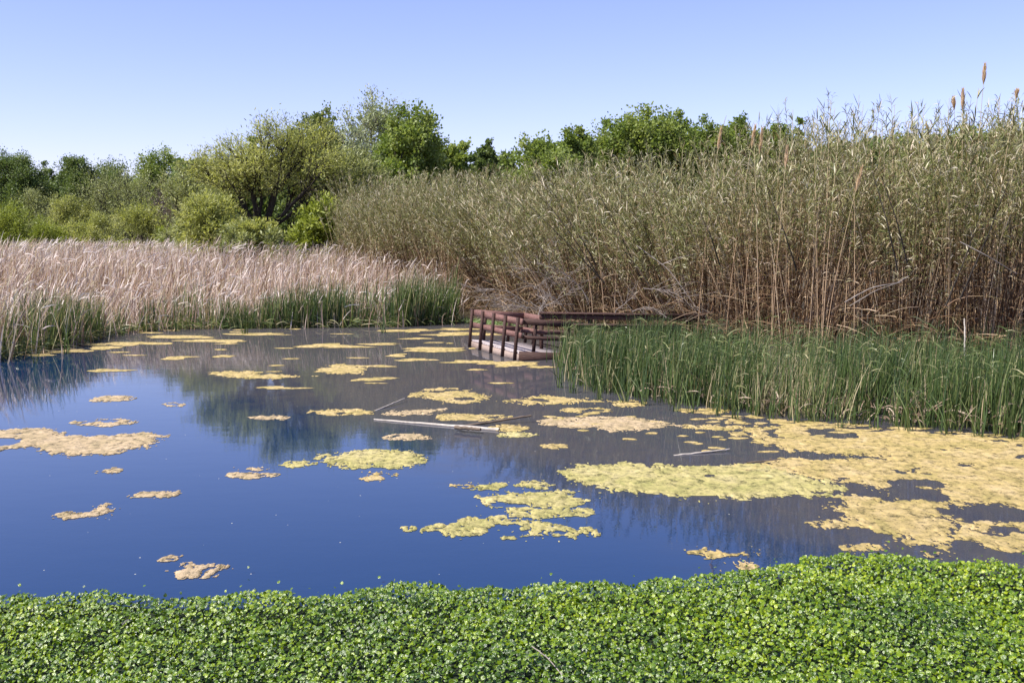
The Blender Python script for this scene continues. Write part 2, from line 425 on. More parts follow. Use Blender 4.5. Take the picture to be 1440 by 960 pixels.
    bend = np.stack([rg.uniform(-.1, .1, len(tl)), rg.uniform(-.1, .1, len(tl)), np.full(len(tl), -droop*.6)], 1)
    s_ = np.linspace(0, 1, 4)
    tp = base_t[:, None]+dirs[:, None]*(tl[:, None]*s_)[..., None]+bend[:, None]*(tl[:, None]*s_**2)[..., None]
    tubes(bt, tp[tk], np.linspace(.9, .35, 4)[None]*rt*.8, 3)
    m = int(leaves/k*1.4)
    u = rg.random((len(base_t), m))**.7
    lc = base_t[:, None]+dirs[:, None]*(tl[:, None]*u)[..., None]+bend[:, None]*(tl[:, None]*u**2)[..., None]
    lc = lc+rg.standard_normal(lc.shape)*(jit*twig*Wc*.11)
    ld = dirs[:, None]*.8+rg.standard_normal(lc.shape)*.6+np.array([0, 0, -droop])
    lc = lc.reshape(-1, 3); ld = ld.reshape(-1, 3)
    kp = rg.random(len(lc)) < sparse
    lc = lc[kp]; ld = ld[kp]
    cl = np.repeat(rg.random(nt_)*.55, k*m)[kp]
    r = np.clip(cl+rg.random(len(lc))*.45, 0, 1)
    L = leaf[0]*rg.uniform(.6, 1.4, len(lc))
    diamonds(nl, lc, ld, L, L*leaf[1]/leaf[0], r)
    bt.build('trunk', M[bark], root)
    nl.build('crown', M[lm], root)
    tag(root, label, cat, group)
    return root

GZ = .28
def tree_at(name, px, top, wpx, D, label, **kw):
    if px < 260: D *= 1.42; kw['n'] = int(kw.get('n', 90)*1.25)
    p = Wd(px, top, D); base = (p[0], D, GZ-.05); wpx = wpx*((1.55 if px > 700 else 1.25) if name == 'cottonwood_tree' else 1.3)
    H = p[2]-base[2]; Wc = wpx*D/F
    return make_tree(name, base, H, Wc, label=label, **kw)
ct = dict(leaf=(.18, .14), leaves=120, n=165, fork=.3, jit=.3)
dk = dict(ct, lm='cotton_dark')
wl = dict(lm='willow', leaf=(.2, .05), leaves=90, n=110, pw=.7, sparse=.75, fork=.2, twig=1.5, jit=.16, tw=6)
G1 = 'trees beyond the marsh'
# --- far left row of cottonwoods
tree_at('cottonwood_tree', 14, 214, 85, 92, 'dark cottonwood at the left edge of the photo behind the brown reed bed', seed=1, **dk)
tree_at('cottonwood_tree', 66, 228, 36, 95, 'small dark round treetop between the left edge tree and the wide dark row', seed=2, **dict(dk, n=50))
tree_at('cottonwood_tree', 110, 221, 62, 90, 'dark tree with forked bare trunk showing sky between its stems, far left', seed=3, fork=.45, **{k: v for k, v in dk.items() if k != 'fork'})
tree_at('cottonwood_tree', 158, 227, 85, 92, 'broad flat topped dark green tree left of the paler tall one', seed=4, **dk)
tree_at('cottonwood_tree', 226, 209, 72, 88, 'tallest tree of the left group, mid green with small pointed crown', seed=5, **ct)
tree_at('olive_tree_shrub', 40, 268, 62, 74, 'brownish olive thinly leaved tree at far left behind the reeds', seed=6, **dict(wl, lm='olive', sparse=.6))
tree_at('willow_tree', 172, 254, 150, 64, 'wide sage green willow with dark leaning trunk in the left middle ground', seed=7, **dict(wl, lm='olive', n=150, stems=2))
tree_at('willow_tree', 96, 278, 62, 62, 'narrow pale olive willow left of the wide sage green one', seed=8, **wl)
tree_at('shrub', 8, 294, 75, 58, 'bright yellow green bush cut by the left edge of the photo', seed=9, cat='bush', **dict(wl, lm='bright', stems=3, fork=.1))
tree_at('shrub', 62, 308, 55, 57, 'low fresh green bush beside the bush at the left edge', seed=10, cat='bush', **dict(wl, lm='bright', stems=3, fork=.1, n=70))
tree_at('willow_tree', 204, 290, 66, 55, 'small willow with bare dark slanting trunk rising from the reeds', seed=11, lean=(-.45, 0), **dict(wl, n=80, fork=.3, stems=1))
tree_at('brush', 250, 272, 90, 58, 'leafless purple brown twiggy thicket between the small willow and the big willow', seed=12, cat='bush', **dict(wl, lm='brown', bark='bark_grey', stems=4, fork=.08, leaves=50, n=130))
tree_at('shrub', 236, 320, 34, 51, 'tiny yellow green bush in front of the leafless brown thicket', seed=13, cat='bush', **dict(wl, lm='bright', stems=3, fork=.08, n=50, leaf=(.16, .06)))
tree_at('brush', 300, 262, 80, 66, 'grey brown scrub behind the left limbs of the big willow', seed=41, cat='bush', **dict(wl, lm='olive', stems=3, fork=.1, sparse=.7, n=120))
tree_at('brush', 130, 300, 60, 70, 'dull olive scrub under the wide sage green willow', seed=42, cat='bush', **dict(wl, lm='olive', stems=3, fork=.1, n=90))
tree_at('shrub', 272, 300, 50, 56, 'low olive bush between the leafless brown thicket and the rounded yellow green bush', seed=51, cat='bush', **dict(wl, lm='olive', stems=3, fork=.08, n=90))
tree_at('shrub', 330, 312, 46, 47.5, 'low olive bush between the rounded yellow green bush and the pale willow bush', seed=52, cat='bush', **dict(wl, lm='olive', stems=3, fork=.08, n=70, leaf=(.16, .05)))
tree_at('shrub', 386, 322, 44, 47, 'low green growth hiding the foot of the black forked trunk', seed=53, cat='bush', **dict(wl, lm='olive', stems=3, fork=.08, n=60, leaf=(.16, .05)))
tree_at('willow_tree', 265, 232, 74, 70, 'pale grey green treetop behind the leafless brown thicket', seed=54, **dict(wl, lm='olive', n=130, stems=2))
tree_at('shrub', 140, 305, 60, 58, 'pale sage bush at the foot of the wide sage green willow', seed=55, cat='bush', **dict(wl, stems=3, fork=.08, n=90))
# --- big willow: hand-placed lobes, dark forked trunk
D = 54; bw = Wd(397, 360, D)
def lob(px, py, rw, rh, dy=0):
    p = Wd(px, py, D); return (p[0]-bw[0], dy, p[2]-(GZ-.05), rw*D/F, rh*D/F)
lobes = [lob(300, 240, 34, 30, .6), lob(330, 262, 30, 24), lob(360, 225, 34, 32, .8), lob(395, 218, 36, 36, -.5), lob(430, 205, 34, 34, .5),
         lob(450, 240, 34, 30, -.6), lob(405, 255, 46, 28, .9), lob(345, 245, 30, 30, -1.0), lob(372, 250, 30, 26, -1.2), lob(470, 262, 22, 30, .3)]
make_tree('willow_tree', (bw[0], D, GZ-.05), Wd(397, 175, D)[2]-GZ, 190*D/F, fork=.33, n=235, lobes=lobes, lean=(-.35, 0), up=.5, r0=.30,
          seed=14, stems=1, pw=.85, **dict(lm='willow', leaf=(.17, .045), leaves=112, twig=1.2, jit=.18, tw=7, sparse=.7),
          label='largest spreading willow, black forked trunk and airy yellow green crown, above the brown reeds')
tree_at('shrub', 302, 278, 88, 50, 'rounded yellow green bush with thin dark stems, left of the big willow trunk', seed=15, cat='bush', **dict(wl, stems=4, fork=.12, n=150, leaf=(.2, .06)))
tree_at('shrub', 350, 308, 48, 48.5, 'pale willow bush directly left of the black forked trunk', seed=16, cat='bush', **dict(wl, stems=3, fork=.12, leaf=(.18, .055), n=90))
tree_at('shrub', 444, 285, 76, 49, 'dense vivid green bush directly right of the black forked trunk', seed=17, cat='bush', **dict(wl, lm='bright', stems=4, fork=.08, n=190, leaf=(.2, .07)))
# --- behind the big willow
tree_at('cottonwood_tree', 356, 190, 24, 86, 'tiny dark crown peeping over the left shoulder of the big willow', seed=18, **dict(dk, n=40, fork=.6))
tree_at('cottonwood_tree', 408, 171, 58, 86, 'dark rounded crown just above the big willow', seed=19, **dk)
tree_at('cottonwood_tree', 460, 147, 66, 84, 'tall deep green cottonwood with pointed top behind the big willow', seed=20, **dict(dk, fork=.45, n=180))
tree_at('silver_tree', 532, 137, 108, 80, 'tallest thin silvery tree with bare grey twigs, sky showing through it', seed=21,
        **dict(lm='grey', bark='bark_grey', leaf=(.19, .10), leaves=90, n=150, fork=.35, twig=1.1, sparse=.7, jit=.3, tw=6))
tree_at('silver_tree', 498, 168, 56, 70, 'greyish half bare tree between the tall cottonwood and the round green one', seed=22,
        **dict(lm='grey', bark='bark_grey', leaf=(.17, .08), leaves=50, n=90, fork=.25, twig=1.2, sparse=.6, jit=.3, tw=6))
tree_at('willow_tree', 505, 206, 85, 57, 'olive willow filling the gap between big willow and cane thicket', seed=23, **dict(wl, lm='olive', n=150, stems=3))
tree_at('cottonwood_tree', 572, 163, 112, 62, 'round solid bright green tree rising over the left end of the cane thicket', seed=24, **dict(ct, n=230, leaves=110, leaf=(.16, .13), fork=.28))
tree_at('cottonwood_tree', 640, 194, 62, 66, 'lower green tree leaning out from the right side of the round solid one', seed=25, **ct)
tree_at('cottonwood_tree', 684, 199, 42, 84, 'small bluish green treetop right of the round tree, second before the sky gap', seed=26, **dict(dk, n=110))
tree_at('cottonwood_tree', 712, 216, 30, 86, 'lowest treetop at the sky gap in the middle of the treeline', seed=27, **dict(dk, n=90))
# --- right group
tree_at('cottonwood_tree', 772, 192, 84, 72, 'mid green tree right of the sky gap, left end of the right group', seed=28, **dict(ct, n=120))
tree_at('cottonwood_tree', 806, 181, 50, 74, 'rounded green crown, second from left of the right group', seed=29, **ct)
tree_at('cottonwood_tree', 847, 172, 42, 82, 'small high crown just left of the widest crown of the right group', seed=30, **dict(ct, n=90))
tree_at('cottonwood_tree', 906, 156, 92, 78, 'widest and tallest crown of the right group with sky showing beneath', seed=31, **dict(ct, n=200, fork=.5))
tree_at('cottonwood_tree', 964, 155, 42, 80, 'thin see-through crown just right of the widest crown', seed=32, **dict(ct, n=60, sparse=.5, fork=.5))
tree_at('cottonwood_tree', 1000, 172, 62, 78, 'dense green crown behind the leaning pale cane plumes', seed=33, **ct)
tree_at('cottonwood_tree', 1046, 164, 60, 80, 'green crown with bare twig on top, above the middle of the cane thicket', seed=34, **ct)
tree_at('cottonwood_tree', 1092, 170, 52, 80, 'green crown second from the right of the visible treetops', seed=35, **ct)
tree_at('cottonwood_tree', 1126, 166, 30, 80, 'narrow green top at the right end of the visible treetops', seed=36, **dict(ct, n=45))
tree_at('cottonwood_tree', 1290, 190, 70, 72, 'treetop barely showing above the canes under the plumes', seed=37, **ct)
tree_at('cottonwood_tree', 1360, 178, 80, 72, 'treetop barely showing above the canes near the right edge', seed=38, **ct)
tree_at('cottonwood_tree', 1440, 190, 90, 72, 'treetop cut by the right edge of the photo behind the canes', seed=39, **ct)
# --- far wood that reads as one mass
b = Batch(); bk = []
for (x0, x1, top, D) in ((-130, 270, 262, 146), (250, 560, 235, 106), (540, 760, 240, 108), (740, 1600, 205, 108)):
    n = int((x1-x0)*150)
    px = rng.uniform(x0, x1, n); D_ = D+rng.uniform(-5, 5, n)
    tp = top+30*(fbm(px/45., px*0, 3)-.5)+14*(fbm(px/12., px*0, 9)-.5)
    zt = CAM_H+(340-tp)/F*D_
    z = GZ+(zt-GZ)*rng.random(n)**.8
    c = np.stack([(px-720)/F*D_, D_, z], 1)
    diamonds(b, c, rng.standard_normal((n, 3))+np.array([0, 0, .2]), rng.uniform(.3, .6, n), rng.uniform(.25, .5, n), np.clip(.6*fbm(px/9., z*1.5, 4)+.4*rng.random(n), 0, 1))
tag(b.build('distant_wood', M['cotton_dark']), 'far dark green wood filling in behind the separate trees', 'wood', kind='stuff')

# ------------------------------------------------------------------ sampling inside polygons
def sample(poly, n, rg=rng):
    poly = np.asarray(poly, float); lo = poly.min(0); hi = poly.max(0); o = np.zeros((0, 2))
    while len(o) < n:
        p = rg.uniform(lo, hi, (n*2, 2)); o = np.concatenate([o, p[in_poly(p[:, 0], p[:, 1], poly)]])
    return o[:n]
# ------------------------------------------------------------------ left bed of dead cattails
LF = [(-19, 11), (-13.2, 17.5), (-11.1, 21.8), (-10.6, 25.4), (-10.9, 29), (-9.6, 30.6), (-6, 31.2), (-3.2, 31.6), (-1.75, 32.8)]
BEDL = LF+[(-1.7, 36), (-3.2, 40), (-7.5, 46), (-9, 60), (-42, 60), (-42, 11)]
def hleft(x, y):
    px = 720+F*x/y
    return np.interp(px, [300, 480, 600, 650], [2.28, 2.15, 1.75, 1.45])*(1+.07*(fbm(x*.7, y*.7, 21)-.5)*2)
def place(xy, z=None):
    z = np.maximum(ground_z(xy[:, 0], xy[:, 1]), -.12) if z is None else z
    return np.column_stack([xy, z])
b = Batch()
xy = sample(BEDL, 125000)
vis = np.abs(xy[:, 0]/xy[:, 1]) < .56
xy = xy[vis]
fd = poly_dist(xy[:, 0], xy[:, 1], LF, closed=False)
xy = xy[rng.random(len(xy)) < np.clip(1.5*np.exp(-fd/3.)+.42, 0, 1)]
fd = poly_dist(xy[:, 0], xy[:, 1], LF, closed=False)
ff = np.exp(-fd/1.0)[:, None]; xy = xy+rng.standard_normal(xy.shape)*.33*ff
n = len(xy); print('dead blades', n)
px_ = 720+F*xy[:, 0]/xy[:, 1]
h = np.minimum(hleft(xy[:, 0], xy[:, 1]), np.interp(px_, [0, 80, 200, 640], [1.45, 1.25, .95, 1.0])+.125*fd)*(1.08-.5*rng.random(n)**1.7)
lean = rng.standard_normal((n, 2))*.15+np.array([.01, -.02])
d = np.column_stack([lean, np.ones(n)])
bd = rng.standard_normal((n, 2))*.16+np.array([.04, 0]); bend = np.column_stack([bd, -np.abs(bd).sum(1)*.4])
# a share of broken blades that arch over near the top
r = np.clip(rng.random(n)*.85+.5*(fbm(xy[:, 0]*.8, xy[:, 1]*.8, 31)-.35), 0, 1)
ribbons(b, place(xy), d, h, rng.uniform(.020, .038, n), bend, 5, rnd=r)
k = rng.choice(n, int(n*.22), False)
top = place(xy[k])+d[k]*(h[k]*.86)[:, None]; a = rng.uniform(-1.2, 1.9, len(k))
dd = np.column_stack([np.cos(a), np.sin(a)*.8, rng.uniform(.1, 2.6, len(k))])
bb = np.zeros((len(k), 3)); bb[:, 2] = -rng.uniform(.0, .7, len(k))
ribbons(b, top, dd, rng.uniform(.2, .6, len(k)), rng.uniform(.016, .030, len(k)), bb, 4, rnd=np.clip(r[k]+.25, 0, 1))
tag(b.build('dead_cattail_bed', M['dead_cattail']), 'dense bed of dry pinkish tan cattails across the left shore', 'cattails', kind='stuff')
# green blades along its foot
b = Batch()
n = 24000; t = rng.random(n); LFa = np.array(LF); sl = np.r_[0, np.cumsum(np.linalg.norm(np.diff(LFa, axis=0), axis=1))]
s = t*sl[-1]; fx = np.interp(s, sl, LFa[:, 0]); fy = np.interp(s, sl, LFa[:, 1])
off = rng.gamma(1.6, .65, n)-.25
xy = np.column_stack([fx-off*.55*(fy < 29.5), fy+off*np.where(fy < 29.5, .3, 1.)])
px = 720+F*xy[:, 0]/xy[:, 1]
den = np.clip(.28+3.2*(fbm(xy[:, 0]*.9, xy[:, 1]*.3, 41)-.47)+.5*np.clip((px-430)/120, 0, 1), .12, 1)*np.interp(px, [0, 130, 220], [.5, .6, 1])
kp = (rng.random(n) < den) & (np.abs(xy[:, 0]/xy[:, 1]) < .56); xy = xy[kp]; n = len(xy); px = px[kp]
h = rng.uniform(.45, 1.45, n)*(1+.2*np.clip((px-520)/60, 0, 1))*(.5+1.0*fbm(xy[:, 0]*.9, xy[:, 1]*.9, 44))
d = np.column_stack([rng.standard_normal((n, 2))*.09+np.array([.02, 0]), np.ones(n)])
bd = rng.standard_normal((n, 2))*.09+np.array([.03, 0]); bend = np.column_stack([bd, -np.abs(bd).sum(1)*.3])
ribbons(b, place(xy), d, h, rng.uniform(.02, .032, n), bend, 4, rnd=np.clip(rng.beta(2, 2.2, n)+.1, 0, 1))
tag(b.build('green_cattail_fringe', M['green_cattail']), 'green cattail shoots growing along the foot of the dry tan bed', 'cattails', kind='stuff')
# bent litter at the waterline
b = Batch()
n = 3200; s = rng.random(n)*sl[-1]; fx = np.interp(s, sl, LFa[:, 0]); fy = np.interp(s, sl, LFa[:, 1])
off = rng.uniform(-.35, .5, n)
p = np.column_stack([fx-off*.55*(fy < 29.5), fy+off*np.where(fy < 29.5, .3, 1.), rng.uniform(0, .25, n)])
a = rng.uniform(0, 6.28, n); d = np.column_stack([np.cos(a), np.sin(a), rng.uniform(-.1, .9, n)])
ribbons(b, p, d, rng.uniform(.2, .6, n), .02, np.column_stack([np.zeros((n, 2)), -rng.uniform(.1, .6, n)]), 4, rnd=rng.uniform(.6, 1, n))
tag(b.build('reed_litter', M['green_cattail']), 'short bent green and straw blades at the waterline of the left bed', 'reed litter', kind='stuff')

# ------------------------------------------------------------------ right bed of green cattails
RF = [(1.0, 22.2), (1.02, 19.2), (1.45, 17.6), (2.55, 16.2), (3.8, 15.1), (5.1, 14.4), (5.9, 14.0), (6.6, 13.5), (7.6, 12.6), (11, 10.5)]
BEDR = RF+[(16, 14.5), (12, 17.), (8.2, 18.0), (5.4, 19.6), (3.4, 21.6), (1.9, 22.4)]
b = Batch()
xy = sample(BEDR, 30000); xy = xy[np.abs(xy[:, 0]/xy[:, 1]) < .64]
xy = xy+rng.standard_normal(xy.shape)*.12; xy = xy[fbm(xy[:, 0]*2.2, xy[:, 1]*2.2, 71) > .36]
n = len(xy); print('green blades', n)
fd = poly_dist(xy[:, 0], xy[:, 1], RF, closed=False)
hN = fbm(xy[:, 0]*1.1, xy[:, 1]*1.1, 61)
h = (1.08+.9*(hN-.5))*rng.uniform(.6, 1.18, n)*np.interp(xy[:, 1], [13, 16, 20, 22], [1.02, 1.02, 1.0, .86])
cl = rng.standard_normal((n, 2))*.11
d = np.column_stack([cl+np.array([.02, 0]), np.ones(n)])
bd = rng.standard_normal((n, 2))*.08+np.array([.04, 0]); bend = np.column_stack([bd, -np.abs(bd).sum(1)*.35])
ppx = 720+F*xy[:, 0]/xy[:, 1]
dry = .10+.35*np.exp(-((ppx-1105)/55)**2)+.12*(fbm(xy[:, 0]*2, xy[:, 1]*2, 66) > .58)
isd = rng.random(n) < dry
r = np.where(isd, rng.uniform(.9, 1, n), rng.beta(1.6, 1.6, n)*.9)
ribbons(b, place(xy), d, h*np.where(isd, .85, 1), rng.uniform(.011, .020, n), bend, 4, rnd=r)
# tips that fold over
k = rng.choice(n, int(n*.10), False); top = place(xy[k])+d[k]*(h[k]*.84)[:, None]; a = rng.uniform(0, 6.28, len(k))
dd = np.column_stack([np.cos(a), np.sin(a), rng.uniform(.3, 1.2, len(k))]); bb = np.zeros((len(k), 3)); bb[:, 2] = -rng.uniform(.3, .9, len(k))
ribbons(b, top, dd, rng.uniform(.15, .38, len(k)), .016, bb, 4, rnd=rng.uniform(.6, .93, len(k)))
tag(b.build('green_cattail_bed', M['green_cattail']), 'dense green cattail bed in front of the cane thicket on the right', 'cattails', kind='stuff')
b = Batch()   # dry stubble inside the bed, low
xy = sample(BEDR, 9000); fd = poly_dist(xy[:, 0], xy[:, 1], RF, closed=False); xy = xy[(rng.random(len(xy)) < np.exp(-fd/1.1)) & (np.abs(xy[:, 0]/xy[:, 1]) < .64)]
n = len(xy); a = rng.uniform(0, 6.28, n); d = np.column_stack([np.cos(a)*.8, np.sin(a)*.8, rng.uniform(.1, 1.6, n)])
ppx = 720+F*xy[:, 0]/xy[:, 1]; kk = rng.random(n) < np.clip(.25+(ppx-900)/300, .15, 1)
xy = xy[kk]; d = d[kk]; n = len(xy)
ribbons(b, np.column_stack([xy, rng.uniform(0, .25, n)]), d, rng.uniform(.15, .5, n), .022, np.column_stack([np.zeros((n, 2)), -rng.uniform(.1, .7, n)]), 3, rnd=rng.uniform(.35, 1, n))
tag(b.build('dry_stubble', M['litter']), 'broken pale dry cattail leaves low among the green bed', 'reed litter', kind='stuff')
# single clumps standing out in the water
protos = []
for s in range(5):
    b = Batch(); n = 11
    base = np.column_stack([rng.standard_normal((n, 2))*.05, np.full(n, -.15)])
    d = np.column_stack([rng.standard_normal((n, 2))*.16, np.ones(n)]); bd = rng.standard_normal((n, 2))*.16
    ribbons(b, base, d, rng.uniform(.7, 1.25, n), rng.uniform(.016, .026, n), np.column_stack([bd, -np.abs(bd).sum(1)*.45]), 6, rnd=rng.uniform(.2, .9, n))
    o = b.build('cattail_clump', M['green_cattail']); protos.append(o)
clump_px = [(792, 520), (788, 545), (803, 552), (842, 562), (880, 566), (905, 570), (948, 578), (975, 580), (1010, 584), (1034, 590), (1062, 585), (1085, 590),
            (1120, 594), (1145, 593), (1178, 601), (1205, 598), (1232, 603), (1262, 600), (1275, 607), (1300, 602), (1330, 610), (1345, 606), (1378, 614), (1402, 612), (1422, 618), (1438, 616),
            (52, 510), (92, 497), (172, 472), (246, 466), (346, 470), (540, 468)]
for i, (px, py) in enumerate(clump_px):
    o = protos[i] if i < 5 else protos[i % 5].copy()
    if i >= 5: COL.objects.link(o)
    p = P(px, py); o.location = (p[0], p[1], 0); o.rotation_euler = (0, 0, i*2.1); sc = (.78 if py > 500 else 1.0)*random.uniform(.8, 1.1); o.scale = (sc, sc, sc)
    if px > 700: tag(o, 'small tuft of green cattail blades standing in the water just off the right bed', 'cattail', 'cattail tufts off the right bed')
    else: tag(o, 'small tuft of green cattail blades standing in the water just off the left bed', 'cattail', 'cattail tufts off the left bed')

# ------------------------------------------------------------------ giant cane thicket
CF = [(-7.6, 46), (-4.6, 39.5), (-2.0, 36.2), (-.4, 32.5), (.9, 28.6), (2.2, 26.0), (3.6, 24.1), (5.2, 21.8), (7.4, 20.2), (10, 19.2), (14, 18.6), (20, 18)]
BEDC = CF+[(24, 30), (12, 31), (6, 40), (-2, 50), (-7.8, 54)]
def htop(x, y):
    px = 720+F*x/y
    tp = np.interp(px, [460, 520, 600, 700, 760, 820, 900, 1000, 1060, 1150, 1250, 1330, 1440, 1600], [262, 258, 248, 240, 243, 228, 222, 214, 202, 190, 200, 192, 188, 185])
    return CAM_H+(340-tp)/F*y
xy = sample(BEDC, 17000)
fd = poly_dist(xy[:, 0], xy[:, 1], CF, closed=False)
kp = (rng.random(len(xy)) < np.clip(1.6*np.exp(-fd/1.9)+.12, 0, 1)) & (xy[:, 0]/xy[:, 1] < .62)
xy = xy[kp]; fd = fd[kp]; n = len(xy); print('canes', n)
# clumping: pull to clump centres and fan outwards
cc = sample(BEDC, 210); j = np.argmin(((xy[:, None]-cc[None])**2).sum(2), 1); c0 = cc[j]
xy2 = c0+(xy-c0)*.55; fan = (xy-c0)
cr1 = rng.random(len(cc))[j]*1.0; cr2 = rng.random(len(cc))[j]; cl_lean = (rng.standard_normal((len(cc), 2))*.07)[j]
H = np.minimum(htop(xy2[:, 0], xy2[:, 1]), 5.9)
h = H*(np.interp(720+F*xy2[:, 0]/xy2[:, 1], [480, 620, 720, 980, 1120], [1.05, 1.03, .99, .99, 1.13])-.42*rng.random(n)**1.6)*np.clip(.80+fd*.10, .80, 1)*(.90+.17*cr1)
ppx = 720+F*xy2[:, 0]/xy2[:, 1]
ll = np.interp(ppx, [460, 640, 700, 800, 900, 950, 1010, 1440], [-.02, -.05, -.2, -.42, -.35, -.18, -.06, 0])*np.exp(-fd/3.)
lean = cl_lean+fan*.19+rng.standard_normal((n, 2))*.075+np.column_stack([ll*rng.uniform(.3, 1.3, n), -.05*np.exp(-fd/2)])
d = np.column_stack([lean, np.ones(n)])
bd = rng.standard_normal((n, 2))*.05+lean*.25; bend = np.column_stack([bd, -np.abs(bd).sum(1)*.3])
base = np.column_stack([xy2, np.full(n, .1)])
r = rng.random(n)
dn = nrm(d)
L = h/dn[:, 2]
tt = np.linspace(0, 1, 6)
pts = base[:, None]+dn[:, None]*(L[:, None]*tt)[..., None]+bend[:, None]*(L[:, None]*tt**2)[..., None]
bs = Batch()
tubes(bs, pts, rng.uniform(.008, .014, n)[:, None]*np.linspace(1.1, .3, 6)[None], 3, rnd=r)
def along(i, u):
    return base[i]+dn[i]*(L[i]*u)[:, None]+bend[i]*(L[i]*u**2)[:, None]
bl = Batch()
m = n*36; i = rng.integers(0, n, m); u = rng.random(m)**.5*.96+.04
a = rng.uniform(0, 2*np.pi, m)
out = np.column_stack([np.cos(a), np.sin(a), rng.uniform(.3, 2.6, m)])
upp = u > .5
Ll = np.where(upp, rng.uniform(.10, .26, m), rng.uniform(.07, .22, m)); 
bb = np.column_stack([np.zeros((m, 2)), -rng.uniform(.1, .8, m)])
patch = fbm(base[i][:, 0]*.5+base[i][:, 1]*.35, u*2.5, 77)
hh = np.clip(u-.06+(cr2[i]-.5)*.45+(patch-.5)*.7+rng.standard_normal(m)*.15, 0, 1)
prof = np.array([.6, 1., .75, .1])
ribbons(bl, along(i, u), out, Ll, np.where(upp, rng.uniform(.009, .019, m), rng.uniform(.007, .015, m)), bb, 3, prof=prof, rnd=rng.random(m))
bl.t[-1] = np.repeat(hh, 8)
# leaf tufts near the tips
m = n*9; i = rng.integers(0, n, m); u = rng.uniform(.82, 1.0, m); a = rng.uniform(0, 2*np.pi, m)
out = dn[i]*1.2+np.column_stack([np.cos(a), np.sin(a), np.zeros(m)])*.55
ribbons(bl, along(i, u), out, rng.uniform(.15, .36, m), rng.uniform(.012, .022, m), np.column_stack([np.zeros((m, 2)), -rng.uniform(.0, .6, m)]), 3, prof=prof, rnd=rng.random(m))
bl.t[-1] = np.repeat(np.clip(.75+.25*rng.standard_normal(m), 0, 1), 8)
# low dry scraps and arching twigs in front
m = 7000; s = rng.random(m); CFa = np.array(CF); sc_ = np.r_[0, np.cumsum(np.linalg.norm(np.diff(CFa, axis=0), axis=1))]
fx = np.interp(s*sc_[-1], sc_, CFa[:, 0]); fy = np.interp(s*sc_[-1], sc_, CFa[:, 1])
a = rng.uniform(0, 2*np.pi, m)
out = np.column_stack([np.cos(a), np.sin(a), rng.uniform(-.1, 1.2, m)])
ribbons(bs, np.column_stack([fx+rng.normal(0, .3, m), fy+rng.uniform(-.3, .9, m), rng.gamma(2, .35, m)]), out, rng.uniform(.3, 1.1, m), rng.uniform(.006, .016, m),
        np.column_stack([rng.standard_normal((m, 2))*.2, -rng.uniform(.1, .6, m)]), 4, rnd=rng.beta(3, 2.5, m))
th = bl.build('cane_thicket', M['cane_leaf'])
tag(th, 'tall brown and olive giant cane thicket filling the right half behind the cattails', 'canes', kind='stuff')
bs.build('stems', M['cane_stem'], th)
th.children[0]['kind'] = 'stuff'

# ------------------------------------------------------------------ emergent tall canes, plumes and leaning dead canes
def tall_cane(px, top, D, lean, label, plume=False, plen=.5, bare=False):
    p = Wd(px, top, D); H = p[2]; x0 = p[0]-lean*H
    root = empty('plume_cane' if plume else 'tall_cane', (x0, D, .1))
    tt = np.linspace(0, 1, 9); pt = np.stack([lean*H*tt**1.5, 0*tt, (H-.1)*tt], 1)
    b = Batch(); tubes(b, pt[None], (np.linspace(.011, .0045, 9))[None], 5, rnd=.8 if not plume else .75)
    b.build('stem', M['cane_stem'], root)
    if plume:
        b = Batch(); n = 130; u = rng.random(n); c = np.array([lean*H, 0, H-.1])
        ax = nrm(np.array([lean*1.4, 0, 1.])); r_ = .016*np.sin(np.pi*np.clip(u*.9+.1, 0, 1)); a = rng.uniform(0, 6.28, n)
        pp = c-ax*(plen*(1-u))[:, None]*1+np.column_stack([np.cos(a)*r_, np.sin(a)*r_, 0*u])*.5
        dd = ax[None]+np.column_stack([np.cos(a), np.sin(a), 0*u])*.28
        ribbons(b, pp, dd, .15*(1-.4*u), .012, np.zeros((n, 3)), 2, rnd=rng.random(n)); b.build('plume', M['plume'], root)
    if not bare:
        b = Batch(); n = 22 if not plume else 10; u = rng.uniform(.5, .97 if not plume else .72, n); a = rng.uniform(0, 6.28, n)
        pp = np.stack([lean*H*u**1.5, 0*u, (H-.1)*u], 1)
        dd = np.column_stack([np.cos(a)*.5+lean, np.sin(a)*.5, np.ones(n)])
        ribbons(b, pp, dd, rng.uniform(.2, .38, n), .024, np.column_stack([np.zeros((n, 2)), -rng.uniform(0, .7, n)]), 4, prof=np.array([.6, 1, .9, .6, .1]), rnd=rng.uniform(.1, .8, n), t0=.8, t1=.9)
        b.build('leaves', M['cane_leaf'], root)
    tag(root, label, 'cane'); return root
tall_cane(1385, 93, 20.5, .03, 'highest cane plume, tan and upright, near the top right corner', True, .34)
tall_cane(1354, 128, 20.5, -.02, 'tan upright plume left of the highest one', True, .36)
tall_cane(1341, 140, 21, -.06, 'short purplish plume leaning left beside the tan upright plume', True, .2)
tall_cane(1430, 130, 20, .09, 'thin pale stalk bending right near the right edge, above the canes', True, .12, True)
tall_cane(1335, 138, 21, .01, 'leafy cane tip left of the three plumes', False)
tall_cane(1376, 124, 20.6, .05, 'dark green leafy tip just left of the highest plume', False)
tall_cane(1406, 137, 20.6, .0, 'leafy cane tip right of the highest plume', False)
tall_cane(1438, 145, 20, -.03, 'leafy cane tip at the right edge of the photo', False)
tall_cane(1208, 134, 21.5, .02, 'tallest bushy cane top in the middle of the thicket skyline', False)
